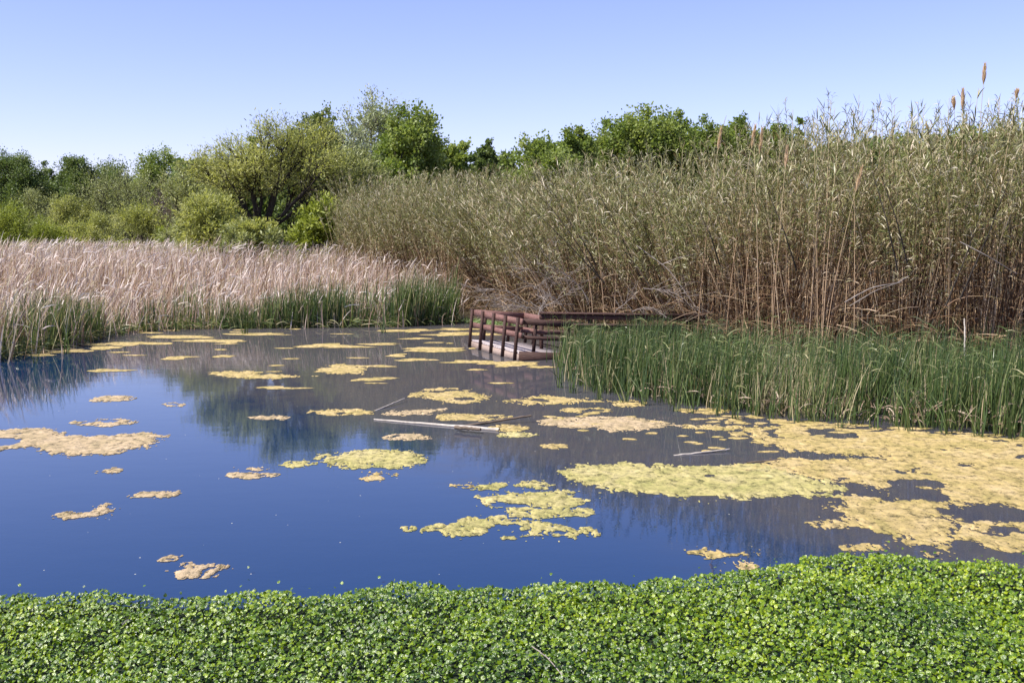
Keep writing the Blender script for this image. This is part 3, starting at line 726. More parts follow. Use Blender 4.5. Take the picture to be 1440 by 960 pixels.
for q, (px, t, l) in enumerate([(1200, 150, -.03), (1214, 150, .05), (1196, 165, -.06), (1222, 168, .03), (1168, 142, .01), (1174, 150, .04), (1150, 150, 0), (1158, 158, .02), (1144, 168, -.04), (1182, 165, .05),
                                (1258, 148, .0), (1284, 150, .02), (1290, 165, -.04), (1300, 145, .03), (1278, 172, .0), (1310, 170, .06), (1240, 165, -.05), (1115, 152, 0), (1098, 180, .02), (1392, 170, .04), (1420, 165, -.05), (1362, 172, -.02), (1324, 170, 0), (1402, 180, .1),
                                (1060, 195, -.04), (1020, 205, .03), (930, 218, -.05), (796, 228, -.16), (826, 224, -.1), (876, 222, .04), (960, 208, .02)]):
    tall_cane(px, t+random.uniform(-3, 3), random.uniform(20.5, 22.5) if px > 1040 else 25, l, 'leafy cane tip poking above the rest of the thicket', False)['group'] = 'cane tips above the thicket'
tall_cane(1014, 182, 23, .09, 'straw plume leaning right over the middle treetops, leftmost of a row of three', True, .45, True)
tall_cane(1062, 178, 22.5, .11, 'straw plume leaning right, second of a row of three', True, .45, True)
tall_cane(1072, 182, 22.3, .07, 'straw plume leaning right, third of a row of three', True, .5, True)
tall_cane(1107, 208, 20.5, .05, 'straw plume low against the canes below the narrow green treetop', True, .4, True)
tall_cane(1212, 236, 20., .16, 'bent straw plume slanting across the middle of the thicket', True, .45, True)
# dead canes lying across the thicket
def curve_stick(name, pts, r0, r1, mat, label, cat, group=None, fork=None):
    pts = np.array(pts, float); t = np.linspace(0, 1, len(pts)); T = np.linspace(0, 1, 14)
    c = np.stack([np.interp(T, t, pts[:, k]) for k in range(3)], 1)
    c[1:-1] = (c[:-2]+c[1:-1]*2+c[2:])/4; c[1:-1] += rng.standard_normal((12, 3))*r0*.15
    org = c[0].copy(); b = Batch(); tubes(b, c[None], np.linspace(r0, r1, 14)[None], 6)
    # closed ends
    o = b.build(name, mat, origin=org, smooth=True); tag(o, label, cat, group); return o
curve_stick('fallen_cane', [Wd(1188, 425, 18.6), Wd(1225, 404, 18.4), Wd(1262, 398, 18.5), Wd(1278, 388, 18.8)], .012, .005, M['twig'], 'pale bent cane arching across the dark foot of the thicket at right', 'cane')
curve_stick('fallen_cane', [Wd(1195, 430, 18.7), Wd(1232, 408, 18.5), Wd(1268, 396, 18.6)], .009, .004, M['twig'], 'thinner pale cane just under the bent arching one', 'cane')
curve_stick('fallen_cane', [Wd(1350, 340, 18.8), Wd(1385, 358, 18.7), Wd(1430, 385, 18.9)], .010, .005, M['twig'], 'pale broken cane sloping down to the right near the right edge', 'cane')
curve_stick('fallen_cane', [Wd(1356, 500, 17.2), Wd(1357, 470, 17.3), Wd(1356, 448, 17.4)], .014, .010, M['pole'], 'white upright stub standing behind the green cattails at right', 'cane')
curve_stick('fallen_cane', [Wd(930, 372, 23.2), Wd(955, 362, 23), Wd(982, 356, 23)], .010, .004, M['twig'], 'short pale cane over the dark hollow of the thicket', 'cane')
curve_stick('fallen_cane', [Wd(895, 345, 23.6), Wd(940, 378, 23.4), Wd(985, 440, 23.2)], .012, .006, M['twig'], 'long pale cane sloping down right into the dark hollow', 'cane')
# dark slanting bunches in the thicket
for q, (x0, y0, x1, y1, D) in enumerate([(850, 398, 745, 290, 25.), (845, 392, 756, 268, 25.2), (838, 372, 792, 300, 24.8), (905, 400, 830, 250, 24.4), (1012, 372, 985, 300, 22.6), (1120, 380, 1080, 270, 21), (1262, 380, 1226, 240, 19.6), (1276, 370, 1240, 250, 19.8), (1350, 420, 1420, 250, 19.2), (1330, 430, 1385, 280, 19.4)]):
    curve_stick('leaning_cane', [Wd(x0, y0, D), Wd((x0+x1)/2+3, (y0+y1)/2, D-.2), Wd(x1, y1, D-.1)], .016, .006, M['bark'], 'dark dead cane leaning at an angle out of the thicket face', 'cane', 'dark canes leaning out of the thicket')

# ------------------------------------------------------------------ grey brush behind the platform
def brush_branch(label, px, py, tx, ty, D, seed, n=16, r=.010):
    rg = np.random.default_rng(seed); a = Wd(px, py, D); c = Wd(tx, ty, D-.3); ax = c-a; L = np.linalg.norm(ax)
    b = Batch(); T = np.linspace(0, 1, 8)
    main = a+ax*T[:, None]+np.array([0, 0, .12*L])*np.sin(np.pi*T)[:, None]+rg.standard_normal((8, 3))*.02
    tubes(b, main[None], np.linspace(r, r*.3, 8)[None], 5)
    u = rg.uniform(.15, .95, n); s = a+ax*u[:, None]+np.array([0, 0, .12*L])*np.sin(np.pi*u)[:, None]
    d = nrm(nrm(ax)[None]*.8+rg.standard_normal((n, 3))*np.array([.7, .5, .55])); l = L*rg.uniform(.25, .6, n)
    t = np.linspace(0, 1, 6); bend = rg.standard_normal((n, 3))*.15
    tw = s[:, None]+d[:, None]*(l[:, None]*t)[..., None]+bend[:, None]*(l[:, None]*t**2)[..., None]
    tubes(b, tw, np.linspace(r*.5, r*.2, 6)[None], 3)
    k = n*4; i = rg.integers(0, n, k); uu = rg.integers(1, 6, k); s2 = tw[i, uu]; d2 = nrm(d[i]+rg.standard_normal((k, 3))*.7); l2 = l[i]*.4
    tubes(b, s2[:, None]+d2[:, None]*(l2[:, None]*t[::2])[..., None], np.linspace(r*.3, r*.15, 3)[None], 3)
    tag(b.build('dead_branch', M['twig'], origin=a), label, 'branch'); 
brush_branch('bleached dead branch reaching left over the water behind the platform', 745, 428, 668, 408, 27.6, 1)
brush_branch('lower bleached branch stretched left just above the platform top rail', 740, 432, 678, 424, 27.2, 2)
brush_branch('pale forked branch rising right from behind the platform rail corner', 752, 446, 815, 410, 26.2, 3)
brush_branch('pale thick dead limb standing at the rail corner', 755, 448, 770, 420, 26.0, 4, 12, .02)
brush_branch('bleached twiggy branch spread across the thicket foot above the platform', 800, 440, 735, 400, 26.8, 5)
brush_branch('pale crooked branch lying over the long dark handrail', 862, 443, 898, 418, 24.2, 6, 10)
brush_branch('whitish brush sloping down to the right end of the long handrail', 905, 405, 985, 438, 23.4, 7, 18)
brush_branch('thin grey branch leaning left out of the cane foot at mid height', 830, 420, 760, 372, 25.6, 8)
brush_branch('straw coloured litter branch left of the dark hollow', 890, 436, 930, 440, 23.8, 9)
brush_branch('grey brush heap left of the rail corner, partly behind the top rail', 775, 444, 700, 436, 26.9, 10, 22)
brush_branch('highest grey twiggy branch left of the cane base', 790, 405, 720, 378, 27.0, 12)

# ------------------------------------------------------------------ tilted platform and boardwalk
A0 = P(662, 487, .0); B0 = P(731, 507, .0)
uu = nrm(B0-A0); LAB = np.linalg.norm(B0-A0); roll = R(5)
vv0 = np.array([-uu[1], uu[0], 0]); vv0 = vv0 if vv0[0] > 0 else -vv0
ww = np.array([0, 0, 1.])*math.cos(roll)+vv0*math.sin(roll); vv = vv0*math.cos(roll)-np.array([0, 0, 1.])*math.sin(roll)
W = 1.35
root = empty('tilted_platform', A0)
def Lp(u, v, w): return uu*u+vv*v+ww*w
def beam(name, p, q, w, h, mat=None, up=None, rnd=.5):
    b = Batch(); capped_box(b, Lp(*p), Lp(*q), w, h, up=ww if up is None else up, rnd=rnd)
    return b.build(name, mat or M['redwood'], root)
# deck boards run along v
b = Batch(); nb = int(LAB/.145)
for k in range(nb):
    u0 = .0725+k*LAB/nb; z = .155+random.uniform(-.003, .003)
    capped_box(b, Lp(u0, -.03, z), Lp(u0, W+.02, z), .132, .035, up=ww)
b.build('deck', M['deckwood'], root)
beam('skirt', (0, -.02, .05), (LAB, -.02, .05), .045, .17, M['float'])
beam('skirt', (LAB+.045, -.04, .07), (LAB+.045, W, .09), .05, .26, M['shadewood'])
beam('skirt', (.02, 0, .04), (.02, W, .04), .045, .17, M['redwood'])
beam('skirt', (0, W, .05), (LAB, W, .05), .045, .17, M['redwood'])
RH = .90
def post(u, v, w0=-.05, w1=RH): beam('post', (u, v, w0), (u, v, w1), .06, .06, up=uu, mat=M['shadewood'])
for k in range(5): post(.12+k*(LAB-.24)/4, -.075)
beam('top_rail', (-.03, -.02, RH-.08), (LAB+.02, -.02, RH-.08), .04, .14)
beam('middle_rail', (.03, -.02, .53), (LAB+.02, -.02, .53), .04, .12)
# far end
for v in (.30, .92): post(.04, v, .1)
beam('top_rail', (.09, .03, RH-.08), (.09, W+.02, RH-.08), .04, .15); beam('middle_rail', (.09, .03, .50), (.09, W, .50), .04, .11)
# back side, short run
for u in (.1, .62, 1.1): post(u, W+.0, .1)
beam('top_rail', (.0, W-.07, RH-.08), (1.2, W-.07, RH-.08), .04, .16); beam('middle_rail', (.0, W-.07, .50), (1.2, W-.07, .50), .04, .11)
# near end
post(LAB-.09, .33, .1); 
beam('top_rail', (LAB-.03, .03, RH-.07), (LAB-.03, W+.05, RH-.07), .04, .13, M['shadewood']); beam('middle_rail', (LAB-.03, .03, .50), (LAB-.03, W+.05, .50), .04, .08, M['shadewood']); beam('middle_rail', (LAB-.16, .03, .62), (LAB-.16, W*.7, .62), .04, .07)
post(LAB-.09, W-.25, -.1, RH-.06)
tag(root, 'reddish wooden railed platform tilted and half sunk at the end of the boardwalk', 'platform')
# boardwalk to the right, behind the cattails
w0 = np.array([1.25, 23.2, 0.]); root = empty('boardwalk', w0)
def bx(name, p, q, w, h, mat=None, up=(0, 0, 1)):
    b = Batch(); capped_box(b, np.array(p)-w0, np.array(q)-w0, w, h, up=up); return b.build(name, mat or M['shadewood'], root)
fa, fb = np.array([.62, 24.1, 0]), np.array([4.3, 23.55, 0]); na, nb_ = np.array([1.3, 22.75, 0]), np.array([3.6, 22.6, 0])
for (a, c) in ((fa, fb), (na, nb_)):
    hz = .82 if a is fa else .66
    bx('top_rail', a+[0, 0, hz], c+[0, 0, hz-.02], .04, .11); bx('top_board', a+[0, -.03, hz+.085], c+[0, -.03, hz+.065], .14, .035); bx('middle_rail', a+[0, 0, hz-.36], c+[0, 0, hz-.38], .04, .1)
    L_ = np.linalg.norm(c-a)
    for k in range(int(L_/1.1)+1):
        p = a+(c-a)*(k*1.1/L_); bx('post', p+[.05, .07, -.3], p+[.05, .07, hz+.05], .085, .085, up=(1, 0, 0))
b = Batch()
for k in range(20):
    p = fa+[.75, 0, 0]+(fb-fa-[.75, 0, 0])*k/20; q = na+(nb_-na)*k/20
    capped_box(b, p+[0, 0, .12]-w0, q+[0, 0, .12]-w0, .14, .035)
b.build('deck', M['deckwood'], root)
tag(root, 'long dark wooden boardwalk railing running right behind the green cattails', 'boardwalk')

# ------------------------------------------------------------------ floating sticks
def water_stick(p0, p1, r0, r1, mat, label, z0=.015, z1=.015, mid=0):
    a = P(*p0, z0-.008); c = P(*p1, z1-.004); m = (a+c)/2+np.array([0, 0, mid])
    return curve_stick('floating_pole' if r0 > .03 else 'floating_stick', [a, m, c], r0, r1, mat, label, 'stick')
water_stick((526, 589.5), (702, 604), .012, .026, M['pole'], 'long white bleached pole floating in the middle of the pond')
water_stick((652, 599), (747, 584), .02, .014, M['darkpole'], 'dark stick rising at an angle beside the long white pole', 0.0, .10)
water_stick((527, 578), (569, 560), .012, .007, M['pole'], 'short pale stick above the left end of the long white pole', 0, .06)
water_stick((947, 641), (1026, 631), .015, .008, M['pole'], 'thin pale stick floating alone left of the big right algae mat', 0, .03)
water_stick((1050, 650), (1094, 646), .010, .006, M['darkpole'], 'small dark twig touching the upper edge of the big yellow mat', .03, .04)
water_stick((640, 600.5), (676, 603.5), .028, .02, M['darkpole'], 'short dark wet log against the right end of the long white pole', .06, .06)

# ------------------------------------------------------------------ algae mats
def algae(poly_px, mat, label, holes=.30, rough=.35, name='algae_mat', seed=0, group=None):
    W_ = np.array([P(x, y)[:2] for x, y in poly_px]); lo = W_.min(0)-.15; hi = W_.max(0)+.15
    Dm = W_[:, 1].mean(); dx = .0011*Dm; dy = max(.018, Dm*Dm/(1067*2.5)*.6)
    wid = hi-lo; dx = max(dx, wid[0]/700); 
    xs = np.arange(lo[0], hi[0]+dx, dx); ys = np.arange(lo[1], hi[1]+dy, dy)
    Xc, Yc = np.meshgrid((xs[:-1]+xs[1:])/2, (ys[:-1]+ys[1:])/2)
    s = sdist(Xc, Yc, W_); size = min(wid)
    amp = min(.5*rough*size, .24)
    f = 1.3/max(size, .35)
    e = (fbm(Xc*f*1.5+seed, Yc*f*1.2, seed, 6)-.5)*2.8*amp+(fbm(Xc*9, Yc*6, seed+5, 3)-.5)*amp*1.1+(fbm(Xc*28, Yc*16, seed+7, 3)-.5)*.14*min(1., size*.8)+(fbm(Xc*11+3, Yc*6, seed+8, 3)-.5)*.16*min(1., size*.8)
    hs = 1.0+2.2/max(size, .4); hole = fbm(Xc*hs+seed*3, Yc*hs*.75, seed+9, 6)
    keep = (s+e*1.2+(.30 if .5 < size < 1.6 else .0)*amp > 0) & ~((hole < .29+holes*(.34 if size < 1.6 else .44)) & (s > 0))
    val = s+e*1.2; nz = vnoise(Xc*42+seed, Yc*20)
    fr = min(.16, .25*size)
    keep |= (val > -fr) & (val <= 0) & (nz > .80+.16*np.clip(-val/fr, 0, 1)) & (s > -.14)
    keep &= ~((val > 0) & (val < fr) & (nz < .32-.3*np.clip(val/fr, 0, 1)))
    keep &= ~((vnoise(Xc*30, Yc*16, seed+2) > .93) & (s < amp*.9))
    jy, ix = np.nonzero(keep)
    if len(jy) < 3: return None
    nxv = len(xs)
    Xv, Yv = np.meshgrid(xs, ys)
    kpad = np.zeros((len(ys)+1, len(xs)+1)); kpad[1:-1, 1:-1] = keep
    dens = (kpad[:-1, :-1]+kpad[1:, :-1]+kpad[:-1, 1:]+kpad[1:, 1:])/4
    Zv = .003+np.where(dens > .99, .003+.010*fbm(Xv*7, Yv*5, 3, 4)**1.5+.005*vnoise(Xv*35, Yv*25, 8), 0.)
    Xv = Xv+(vnoise(Xv*50, Yv*50, 1)-.5)*dx; 
    k = jy*nxv+ix
    q = np.stack([k, k+1, k+nxv+1, k+nxv], 1); uq, inv = np.unique(q, return_inverse=True)
    v = np.stack([Xv.ravel()[uq], Yv.ravel()[uq], Zv.ravel()[uq]], 1)
    b = Batch(); b.add(v, inv.reshape(-1, 4), 0, .5)
    c = W_.mean(0)
    o = b.build(name, M[mat], smooth=False, origin=(c[0], c[1], 0)); tag(o, label, 'algae', group); return o
def ell(x0, x1, y, h, sk=0):
    cx = (x0+x1)/2; rx = (x1-x0)/2; return [(cx+rx*math.cos(a), y+sk*math.cos(a)+h/2*math.sin(a)) for a in np.linspace(0, 2*math.pi, 14, endpoint=False)]
ALG = [
 ([(-60, 606), (0, 607), (60, 604), (120, 612), (200, 608), (232, 616), (205, 627), (160, 640), (90, 642), (30, 630), (-60, 633)], 'alg_brown', 'largest tan algae raft on the blue water, cut by the left edge', .22),
 ([(460, 642), (500, 637), (550, 635), (582, 649), (550, 655), (500, 656), (458, 654)], 'alg_yellow', 'yellow green algae raft just below the middle of the pond', .18),
 (ell(398, 450, 651, 7), 'alg_yellow', 'short greenish scrap touching the left of the yellow green raft', .15),
 ([(775, 656), (830, 652), (900, 652), (950, 660), (1000, 656), (1060, 655), (1120, 668), (1172, 685), (1130, 698), (1060, 707), (1000, 711), (920, 700), (850, 694), (800, 680), (775, 668)], 'alg_yellow', 'largest yellow algae raft, oval, right of centre', .17),
 (ell(636, 662, 684, 4), 'alg_tan', 'small tan sliver left of the central cluster of yellow rafts', .1),
 ([(658, 690), (672, 680), (712, 681), (722, 685), (700, 690)], 'alg_yellow', 'small raft at the upper left of the central cluster', .15),
 (ell(724, 772, 682, 9), 'alg_yellow', 'narrow tongue pointing at the largest yellow raft', .15),
 ([(664, 697), (690, 698), (720, 694), (780, 692), (832, 703), (800, 712), (760, 712), (720, 714), (690, 712), (668, 705)], 'alg_yellow', 'middle raft of the central cluster', .24),
 (ell(727, 816, 721, 12), 'alg_yellow', 'narrow raft between the middle and bottom rafts of the cluster', .2),
 ([(568, 741), (620, 735), (640, 726), (700, 725), (740, 729), (790, 735), (830, 745), (800, 752), (720, 757), (690, 749), (640, 748)], 'alg_yellow', 'bottom raft of the central cluster, pointed at its left end', .2),
 ([(1070, 606), (1110, 600), (1200, 603), (1280, 606), (1360, 612), (1440, 627), (1620, 650), (1620, 690), (1640, 745), (1500, 735), (1440, 722), (1405, 715), (1360, 712), (1335, 716), (1332, 735), (1320, 745), (1342, 760), (1310, 779), (1270, 765), (1250, 748), (1180, 744), (1142, 738), (1150, 732), (1205, 732), (1172, 715), (1180, 698), (1265, 702), (1210, 684), (1135, 668), (1080, 656), (1120, 648), (1250, 646), (1240, 641), (1130, 633), (1095, 622)], 'alg_tan', 'biggest tan algae sheet covering the right part of the pond', .26),
 ([(1352, 750), (1395, 739), (1440, 742), (1480, 745), (1480, 770), (1440, 768), (1390, 766), (1355, 757)], 'alg_tan', 'tan raft below the big sheet at the right edge, just above the leaves', .16),
 ([(768, 592), (830, 588), (880, 588), (946, 599), (900, 608), (860, 608), (840, 600), (780, 598)], 'alg_brown', 'pinkish tan raft in the grey water between pole and green cattails', .2),
 ([(588, 555), (610, 547), (640, 547), (686, 556), (680, 561), (640, 566), (592, 559)], 'alg_tan', 'thick tan raft midway between the platform and the white pole', .12),
 ([(700, 563), (770, 553), (850, 562), (860, 566), (800, 569), (740, 571)], 'alg_tan', 'long tan raft at the left foot of the right cattail bed', .2),
 (ell(786, 852, 577, 5), 'alg_tan', 'thin streak just under the long raft at the cattail foot', .15),
 (ell(860, 912, 568, 7), 'alg_tan', 'small raft against the cattails right of the long raft', .15),
 (ell(968, 1048, 600, 6), 'alg_tan', 'tan streak pointing left from the big sheet', .15),
 (ell(1026, 1052, 610, 7), 'alg_tan', 'small scrap under the streak left of the big sheet', .1),
 (ell(962, 1020, 577, 5), 'alg_tan', 'greenish scrap among the outer cattail tufts', .15),
 ([(434, 519), (480, 512), (540, 520), (500, 527), (450, 524)], 'alg_tan', 'pale raft in the grey water left of the platform', .1),
 ([(298, 524), (345, 521), (440, 529), (380, 533), (310, 527)], 'alg_tan', 'long low raft left of the pale raft, on the willow reflection', .2),
 (ell(445, 518, 580, 8), 'alg_tan', 'raft left of the short pale stick', .15),
 (ell(534, 632, 579, 7, -3), 'alg_brown', 'thin brown streak above the long white pole', .2),
 (ell(620, 708, 586, 8), 'alg_tan', 'raft between the brown streak and the dark angled stick', .15),
 (ell(690, 742, 602, 7), 'alg_tan', 'scrap at the right tip of the long white pole', .1),
 (ell(706, 746, 612, 6), 'alg_yellow', 'lower scrap just below the right tip of the long white pole', .1),
 (ell(549, 604, 614, 7), 'alg_brown', 'scrap under the left half of the long white pole', .25),
 (ell(760, 792, 627, 4), 'alg_tan', 'lone sliver above the left end of the largest yellow raft', .1),
 (ell(1030, 1085, 657, 7), 'alg_tan', 'tan scrap between the largest yellow raft and the big sheet', .15),
 (ell(110, 180, 594, 8, -2), 'alg_brown', 'thin brown scrap above the tan raft at left', .3),
 (ell(134, 182, 561, 6), 'alg_brown', 'brown scrap on the blue water near the left reed reflection', .3),
 (ell(226, 252, 569, 5), 'alg_brown', 'tiny speck of algae on open blue water left of the willow reflection', .2),
 (ell(344, 406, 587, 5), 'alg_brown', 'thin scrap on the willow reflection', .25),
 (ell(324, 374, 668, 6), 'alg_brown', 'brown scrap on open water left of the greenish scrap', .25),
 (ell(332, 370, 659, 4), 'alg_brown', 'tiny speck just above the brown scrap on open water', .3),
 (ell(190, 250, 694, 6), 'alg_brown', 'thin tan dash on open water, lower left', .2),
 ([(96, 722), (125, 718), (145, 713), (162, 717), (140, 727), (120, 729), (98, 728)], 'alg_brown', 'tan tadpole shaped scrap in the lower left water', .2),
 (ell(144, 170, 661, 4), 'alg_brown', 'tiny sliver right under the tan raft at left', .2),
 ([(248, 803), (262, 790), (275, 795), (318, 797), (290, 803), (285, 810), (262, 809)], 'alg_brown', 'forked tan scrap closest to the leaves at lower left', .22),
 (ell(232, 248, 786, 3), 'alg_brown', 'tiny crumb up left of the forked scrap near the leaves', .2),
 (ell(512, 558, 667, 5), 'alg_tan', 'upper of two small dashes under the yellow green raft', .15),
 (ell(506, 540, 673, 5), 'alg_tan', 'lower of two small dashes under the yellow green raft', .15),
 ([(976, 776), (1000, 774), (1030, 778), (1055, 774), (1040, 782), (1005, 785)], 'alg_tan', 'isolated tan scrap just above the leaves right of centre', .15),
 (ell(1176, 1230, 770, 8), 'alg_tan', 'tan scrap half hidden behind the highest edge of the leaves', .1),
 (ell(1020, 1068, 796, 6), 'alg_tan', 'tan scrap touching the leaves left of their highest edge', .1),
]
for i, (pl, mt, lb, ho) in enumerate(ALG): algae(pl, mt, lb, holes=ho, seed=i+1)
# thin scum streaks near the far shore: too many to count
b = Batch()
def streak(x0, x1, y, h):
    W_ = np.array([P(x, yy)[:2] for x, yy in ell(x0, x1, y, h)]); c = W_.mean(0)
    an = np.linspace(0, 2*np.pi, 28, endpoint=False); rx = (W_[:, 0].max()-W_[:, 0].min())/2; ry = (W_[:, 1].max()-W_[:, 1].min())/2
    rr = .25+1.1*vnoise(np.cos(an)*2+c[0]*7, np.sin(an)*2+c[1]*3, 5)+.35*rng.random(28)
    rim = np.column_stack([c[0]+rx*rr*np.cos(an), c[1]+ry*rr*np.sin(an), np.full(28, .004)])
    inn = np.column_stack([c[0]+rx*rr*.6*np.cos(an), c[1]+ry*rr*.6*np.sin(an), np.full(28, .012)])
    v = np.concatenate([rim, inn, [[c[0], c[1], .014]]]); q = [(k, (k+1) % 28, 28+(k+1) % 28, 28+k) for k in range(28)]+[(28+k, 28+k+1, 28+(k+2) % 28, 56) for k in range(0, 28, 2)]
    b.add(v, q, 0, .5)
for (x0, x1, y, h) in [(250, 330, 479, 4), (330, 400, 470, 4), (200, 290, 474, 4), (150, 230, 483, 6), (120, 175, 489, 5), (60, 120, 494, 5), (30, 80, 499, 4), (100, 160, 484, 4), (225, 268, 503, 4), (300, 352, 480, 4), (420, 500, 486, 5), (500, 560, 484, 3), (570, 650, 491, 5), (540, 610, 465, 4), (600, 690, 470, 5), (620, 680, 463, 3),
                       (540, 572, 500, 4), (560, 610, 506, 4), (630, 690, 509, 4), (690, 730, 514, 4), (680, 760, 511, 5), (740, 780, 516, 3), (490, 540, 534, 4), (520, 556, 532, 3), (360, 400, 545, 4), (385, 440, 546, 2), (120, 180, 521, 4), (300, 330, 501, 3), (500, 560, 515, 3), (580, 640, 494, 3), (450, 520, 488, 3), (560, 620, 476, 2)]:
    streak(x0, x1, y, h)
for k in range(34):
    px = rng.uniform(80, 760); py = rng.uniform(462, 540)
    if py > 505 and px < 300: continue
    w = rng.uniform(8, 34); streak(px, px+w, py, rng.uniform(.8, 2.))
for k in range(28):
    px = rng.uniform(760, 1100); py = np.interp(px, [760, 1100], [560, 618])+rng.uniform(0, 40); w = rng.uniform(6, 24); streak(px, px+w, py, rng.uniform(1.5, 3))
tag(b.build('algae_scum', M['alg_tan']), 'thin scattered algae streaks floating near the far shore', 'algae', kind='stuff')
# greenish film in the shallows along the right bed
b0 = b; b = Batch()
for k in range(110):
    px = rng.uniform(960, 1500); py = np.interp(px, [960, 1100, 1250, 1350, 1440, 1500], [580, 594, 604, 612, 618, 624])+rng.uniform(-3, 10); w = rng.uniform(8, 40); streak(px, px+w, py, rng.uniform(1.5, 5))
tag(b.build('shore_scum', M['alg_tan']), 'dull algae crumbs in the shallows at the foot of the right bed', 'algae', kind='stuff')

# ------------------------------------------------------------------ leaf mats
def leafmat_mesh(b, pos, size, tilt, rnd, rg, bias=(0, 0, 0)):
    n = len(pos); K = 6
    a = rg.uniform(0, 2*np.pi, n); tl = np.abs(rg.standard_normal(n))*tilt
    nx = np.stack([np.cos(a)*np.sin(tl), np.sin(a)*np.sin(tl), np.cos(tl)], 1)
    nx = nrm(nx+np.array(bias)); rf = nrm(rg.standard_normal((n, 3))); u = nrm(np.cross(nx, rf)); w = np.cross(nx, u)
    an = np.linspace(0, 2*np.pi, 8, endpoint=False); rr = np.array([.55, .95, 1, 1.02, 1.0, 1.02, 1., .95])
    rim = pos[:, None]+size[:, None, None]*rr[None, :, None]*(u[:, None]*np.cos(an)[None, :, None]+w[:, None]*np.sin(an)[None, :, None])+nx[:, None]*(size*.18)[:, None, None]*(np.abs(np.cos(an))*2.-.6)[None, :, None]
    v = rim  # 8 rim verts, 3 quads
    q0 = np.array([[0, 1, 2, 3], [0, 3, 4, 5], [0, 5, 6, 7]])
    q = q0[None]+(np.arange(n)*8)[:, None, None]
    b.add(v, q, .5, np.repeat(rnd, 8))
EDGE = [(-260, 832), (-80, 828), (0, 826), (60, 828), (130, 820), (190, 826), (250, 831), (330, 830), (400, 824), (470, 826), (540, 818), (600, 813), (660, 818), (720, 817), (800, 811), (900, 810), (1000, 802), (1080, 791), (1150, 779), (1240, 775), (1330, 783), (1440, 790), (1600, 795), (1800, 800)]
EW = np.array([P(x, y, .10)[:2] for x, y in EDGE])
n = 215000
x = rng.uniform(-6.5, 6.8, n); y = rng.uniform(4.4, 9.2, n)
ye = np.interp(x, EW[:, 0], EW[:, 1])+.16*(fbm(x*2.2, x*0, 12)-.5)+.22*(fbm(x*7, x*0, 13)-.5)+.10*(rng.random(n)-.5)+np.where(rng.random(n) < .02, rng.exponential(.12, n), 0)
kp = (y < ye) & (np.abs(x/y) < .75); x, y, ye = x[kp], y[kp], ye[kp]; n = len(x); print('mat leaves', n)
edge = np.clip((ye-y)/.35, 0, 1)
zz = .03+.09*edge**.5+.17*(fbm(x*1.6, y*1.6, 14)-.5)*edge+.10*(fbm(x*5, y*5, 15)-.5)*edge**.3
dep = rng.random(n)**1.2*.14*edge
z = np.maximum(zz-dep, .012)
b = Batch()
r = np.clip(.62*rng.random(n)+.5*(fbm(x*1.2, y*1.2, 18)-.1)-.15, 0, 1)
leafmat_mesh(b, np.column_stack([x, y, z]), rng.uniform(.007, .016, n), .85, r, rng, bias=(-.30, -.42, .1))   # leaves tilted between sun and camera so that more of them glint
tag(b.build('creeping_plant_mat', M['lily'], smooth=True), 'thick mat of small glossy green leaves along the near shore', 'ground cover', kind='stuff')
# dark sheet under the mat, shade of the leaf gaps put into its colour
b = Batch(); xs = np.linspace(-9, 9.4, 60); yi = np.interp(xs, EW[:, 0], EW[:, 1])-.12
v = np.concatenate([np.column_stack([xs, 0*xs+3.4, 0*xs+.006]), np.column_stack([xs, yi, 0*xs+.006])])
b.add(v, [(k, k+1, 61+k, 60+k) for k in range(59)], 0, .5)
tag(b.build('mat_gap_sheet', solid('leaf_gap_shade', C(.008, .014, .004), C(.02, .03, .01), 20, 1)), kind='structure')
# pale stems trailing across the mat
for q, (p0, p1) in enumerate([((748, 908), (792, 950)), ((172, 878), (186, 872))]):
    a = P(*p0, .14); c = P(*p1, .13)
    curve_stick('dry_stem', [a, (a+c)/2+[0, 0, .02], c], .004, .003, M['twig'], ['thin dry stem lying on the leaf mat at bottom centre', 'short dry stem on the leaf mat at lower left'][q], 'stem')
# pale green mat in the channel behind the platform
b = Batch(); n = 9000
poly = [P(*p)[:2] for p in [(628, 448), (650, 443), (690, 444), (730, 452), (732, 462), (700, 461), (660, 455), (636, 452)]]
xy = sample(poly, n); leafmat_mesh(b, np.column_stack([xy, rng.uniform(.01, .07, n)]), rng.uniform(.02, .05, n), .4, rng.uniform(.5, 1, n), rng)
tag(b.build('floating_leaf_patch', leafmat('pale_pad', [(0, C(.10, .2, .06)), (1, C(.3, .42, .2))], rough=.4)), 'pale green floating leaves in the channel behind the tilted platform', 'water plants', kind='stuff')
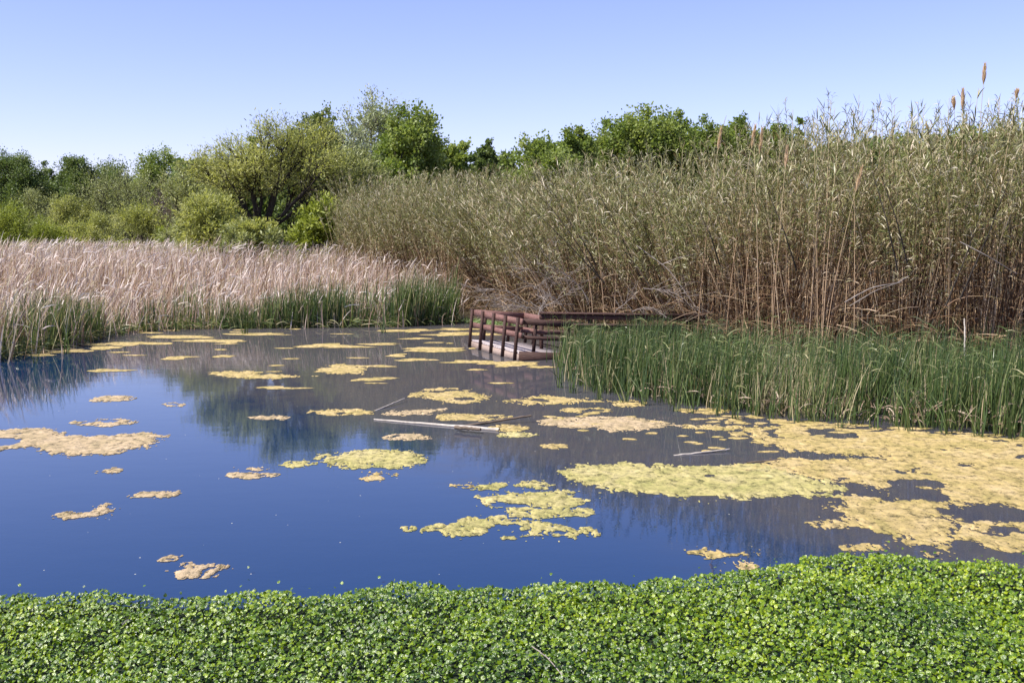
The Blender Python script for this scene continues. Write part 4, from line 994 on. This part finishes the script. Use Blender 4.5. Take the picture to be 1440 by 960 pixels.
# fresh grass tuft beside it
b = Batch(); n = 900; q = [P(*p, .1)[:2] for p in [(690, 440), (735, 444), (740, 436), (700, 434)]]
xy = sample(q, n); d = np.column_stack([rng.standard_normal((n, 2))*.35, np.ones(n)])
ribbons(b, np.column_stack([xy, np.full(n, .05)]), d, rng.uniform(.2, .5, n), .018, np.column_stack([rng.standard_normal((n, 2))*.2, -rng.uniform(0, .4, n)]), 3, rnd=rng.random(n)*.7)
tag(b.build('grass', M['bright']), 'bright green grass on the bank behind the platform', 'grass', kind='stuff')

# ------------------------------------------------------------------ light, sky, camera
SUN_EL = R(53); SUN_AZ = math.atan2(-.88, -.40)     # direction towards the sun, left, a little behind the camera
sd = Vector((math.sin(SUN_AZ)*math.cos(SUN_EL), math.cos(SUN_AZ)*math.cos(SUN_EL), math.sin(SUN_EL)))
sun = bpy.data.lights.new('sun', 'SUN'); sun.energy = 4.6; sun.angle = R(.5); sun.color = (1, .95, .87)
so = bpy.data.objects.new('sun', sun); COL.objects.link(so); so.rotation_euler = (-sd).to_track_quat('-Z', 'Y').to_euler()
w = bpy.data.worlds.new('World'); scene.world = w; w.use_nodes = True; nt = w.node_tree; nt.nodes.clear()
sky = nt.nodes.new('ShaderNodeTexSky'); sky.sky_type = 'NISHITA'; sky.sun_disc = False; sky.sun_elevation = SUN_EL; sky.sun_rotation = SUN_AZ
sky.air_density = 1.0; sky.dust_density = .35; sky.ozone_density = 2.5; sky.altitude = 300
bg = nt.nodes.new('ShaderNodeBackground'); bg.inputs[1].default_value = .09
wo = nt.nodes.new('ShaderNodeOutputWorld')
nt.links.new(mix(nt, sky.outputs[0], (1.17, .985, 1.28, 1), 1., 'MULTIPLY'), bg.inputs[0]); nt.links.new(bg.outputs[0], wo.inputs[0])
cam = bpy.data.cameras.new('camera'); cam.sensor_width = 36; cam.lens = 36*F/1440; cam.clip_end = 6000; cam.clip_start = .05
co_ = bpy.data.objects.new('camera', cam); COL.objects.link(co_); co_.location = (0, 0, CAM_H); co_.rotation_euler = (math.pi/2-PITCH, 0, 0)
scene.camera = co_
scene.view_settings.view_transform = 'Standard'; scene.view_settings.look = 'None'; scene.view_settings.exposure = 0.90; scene.view_settings.gamma = 1
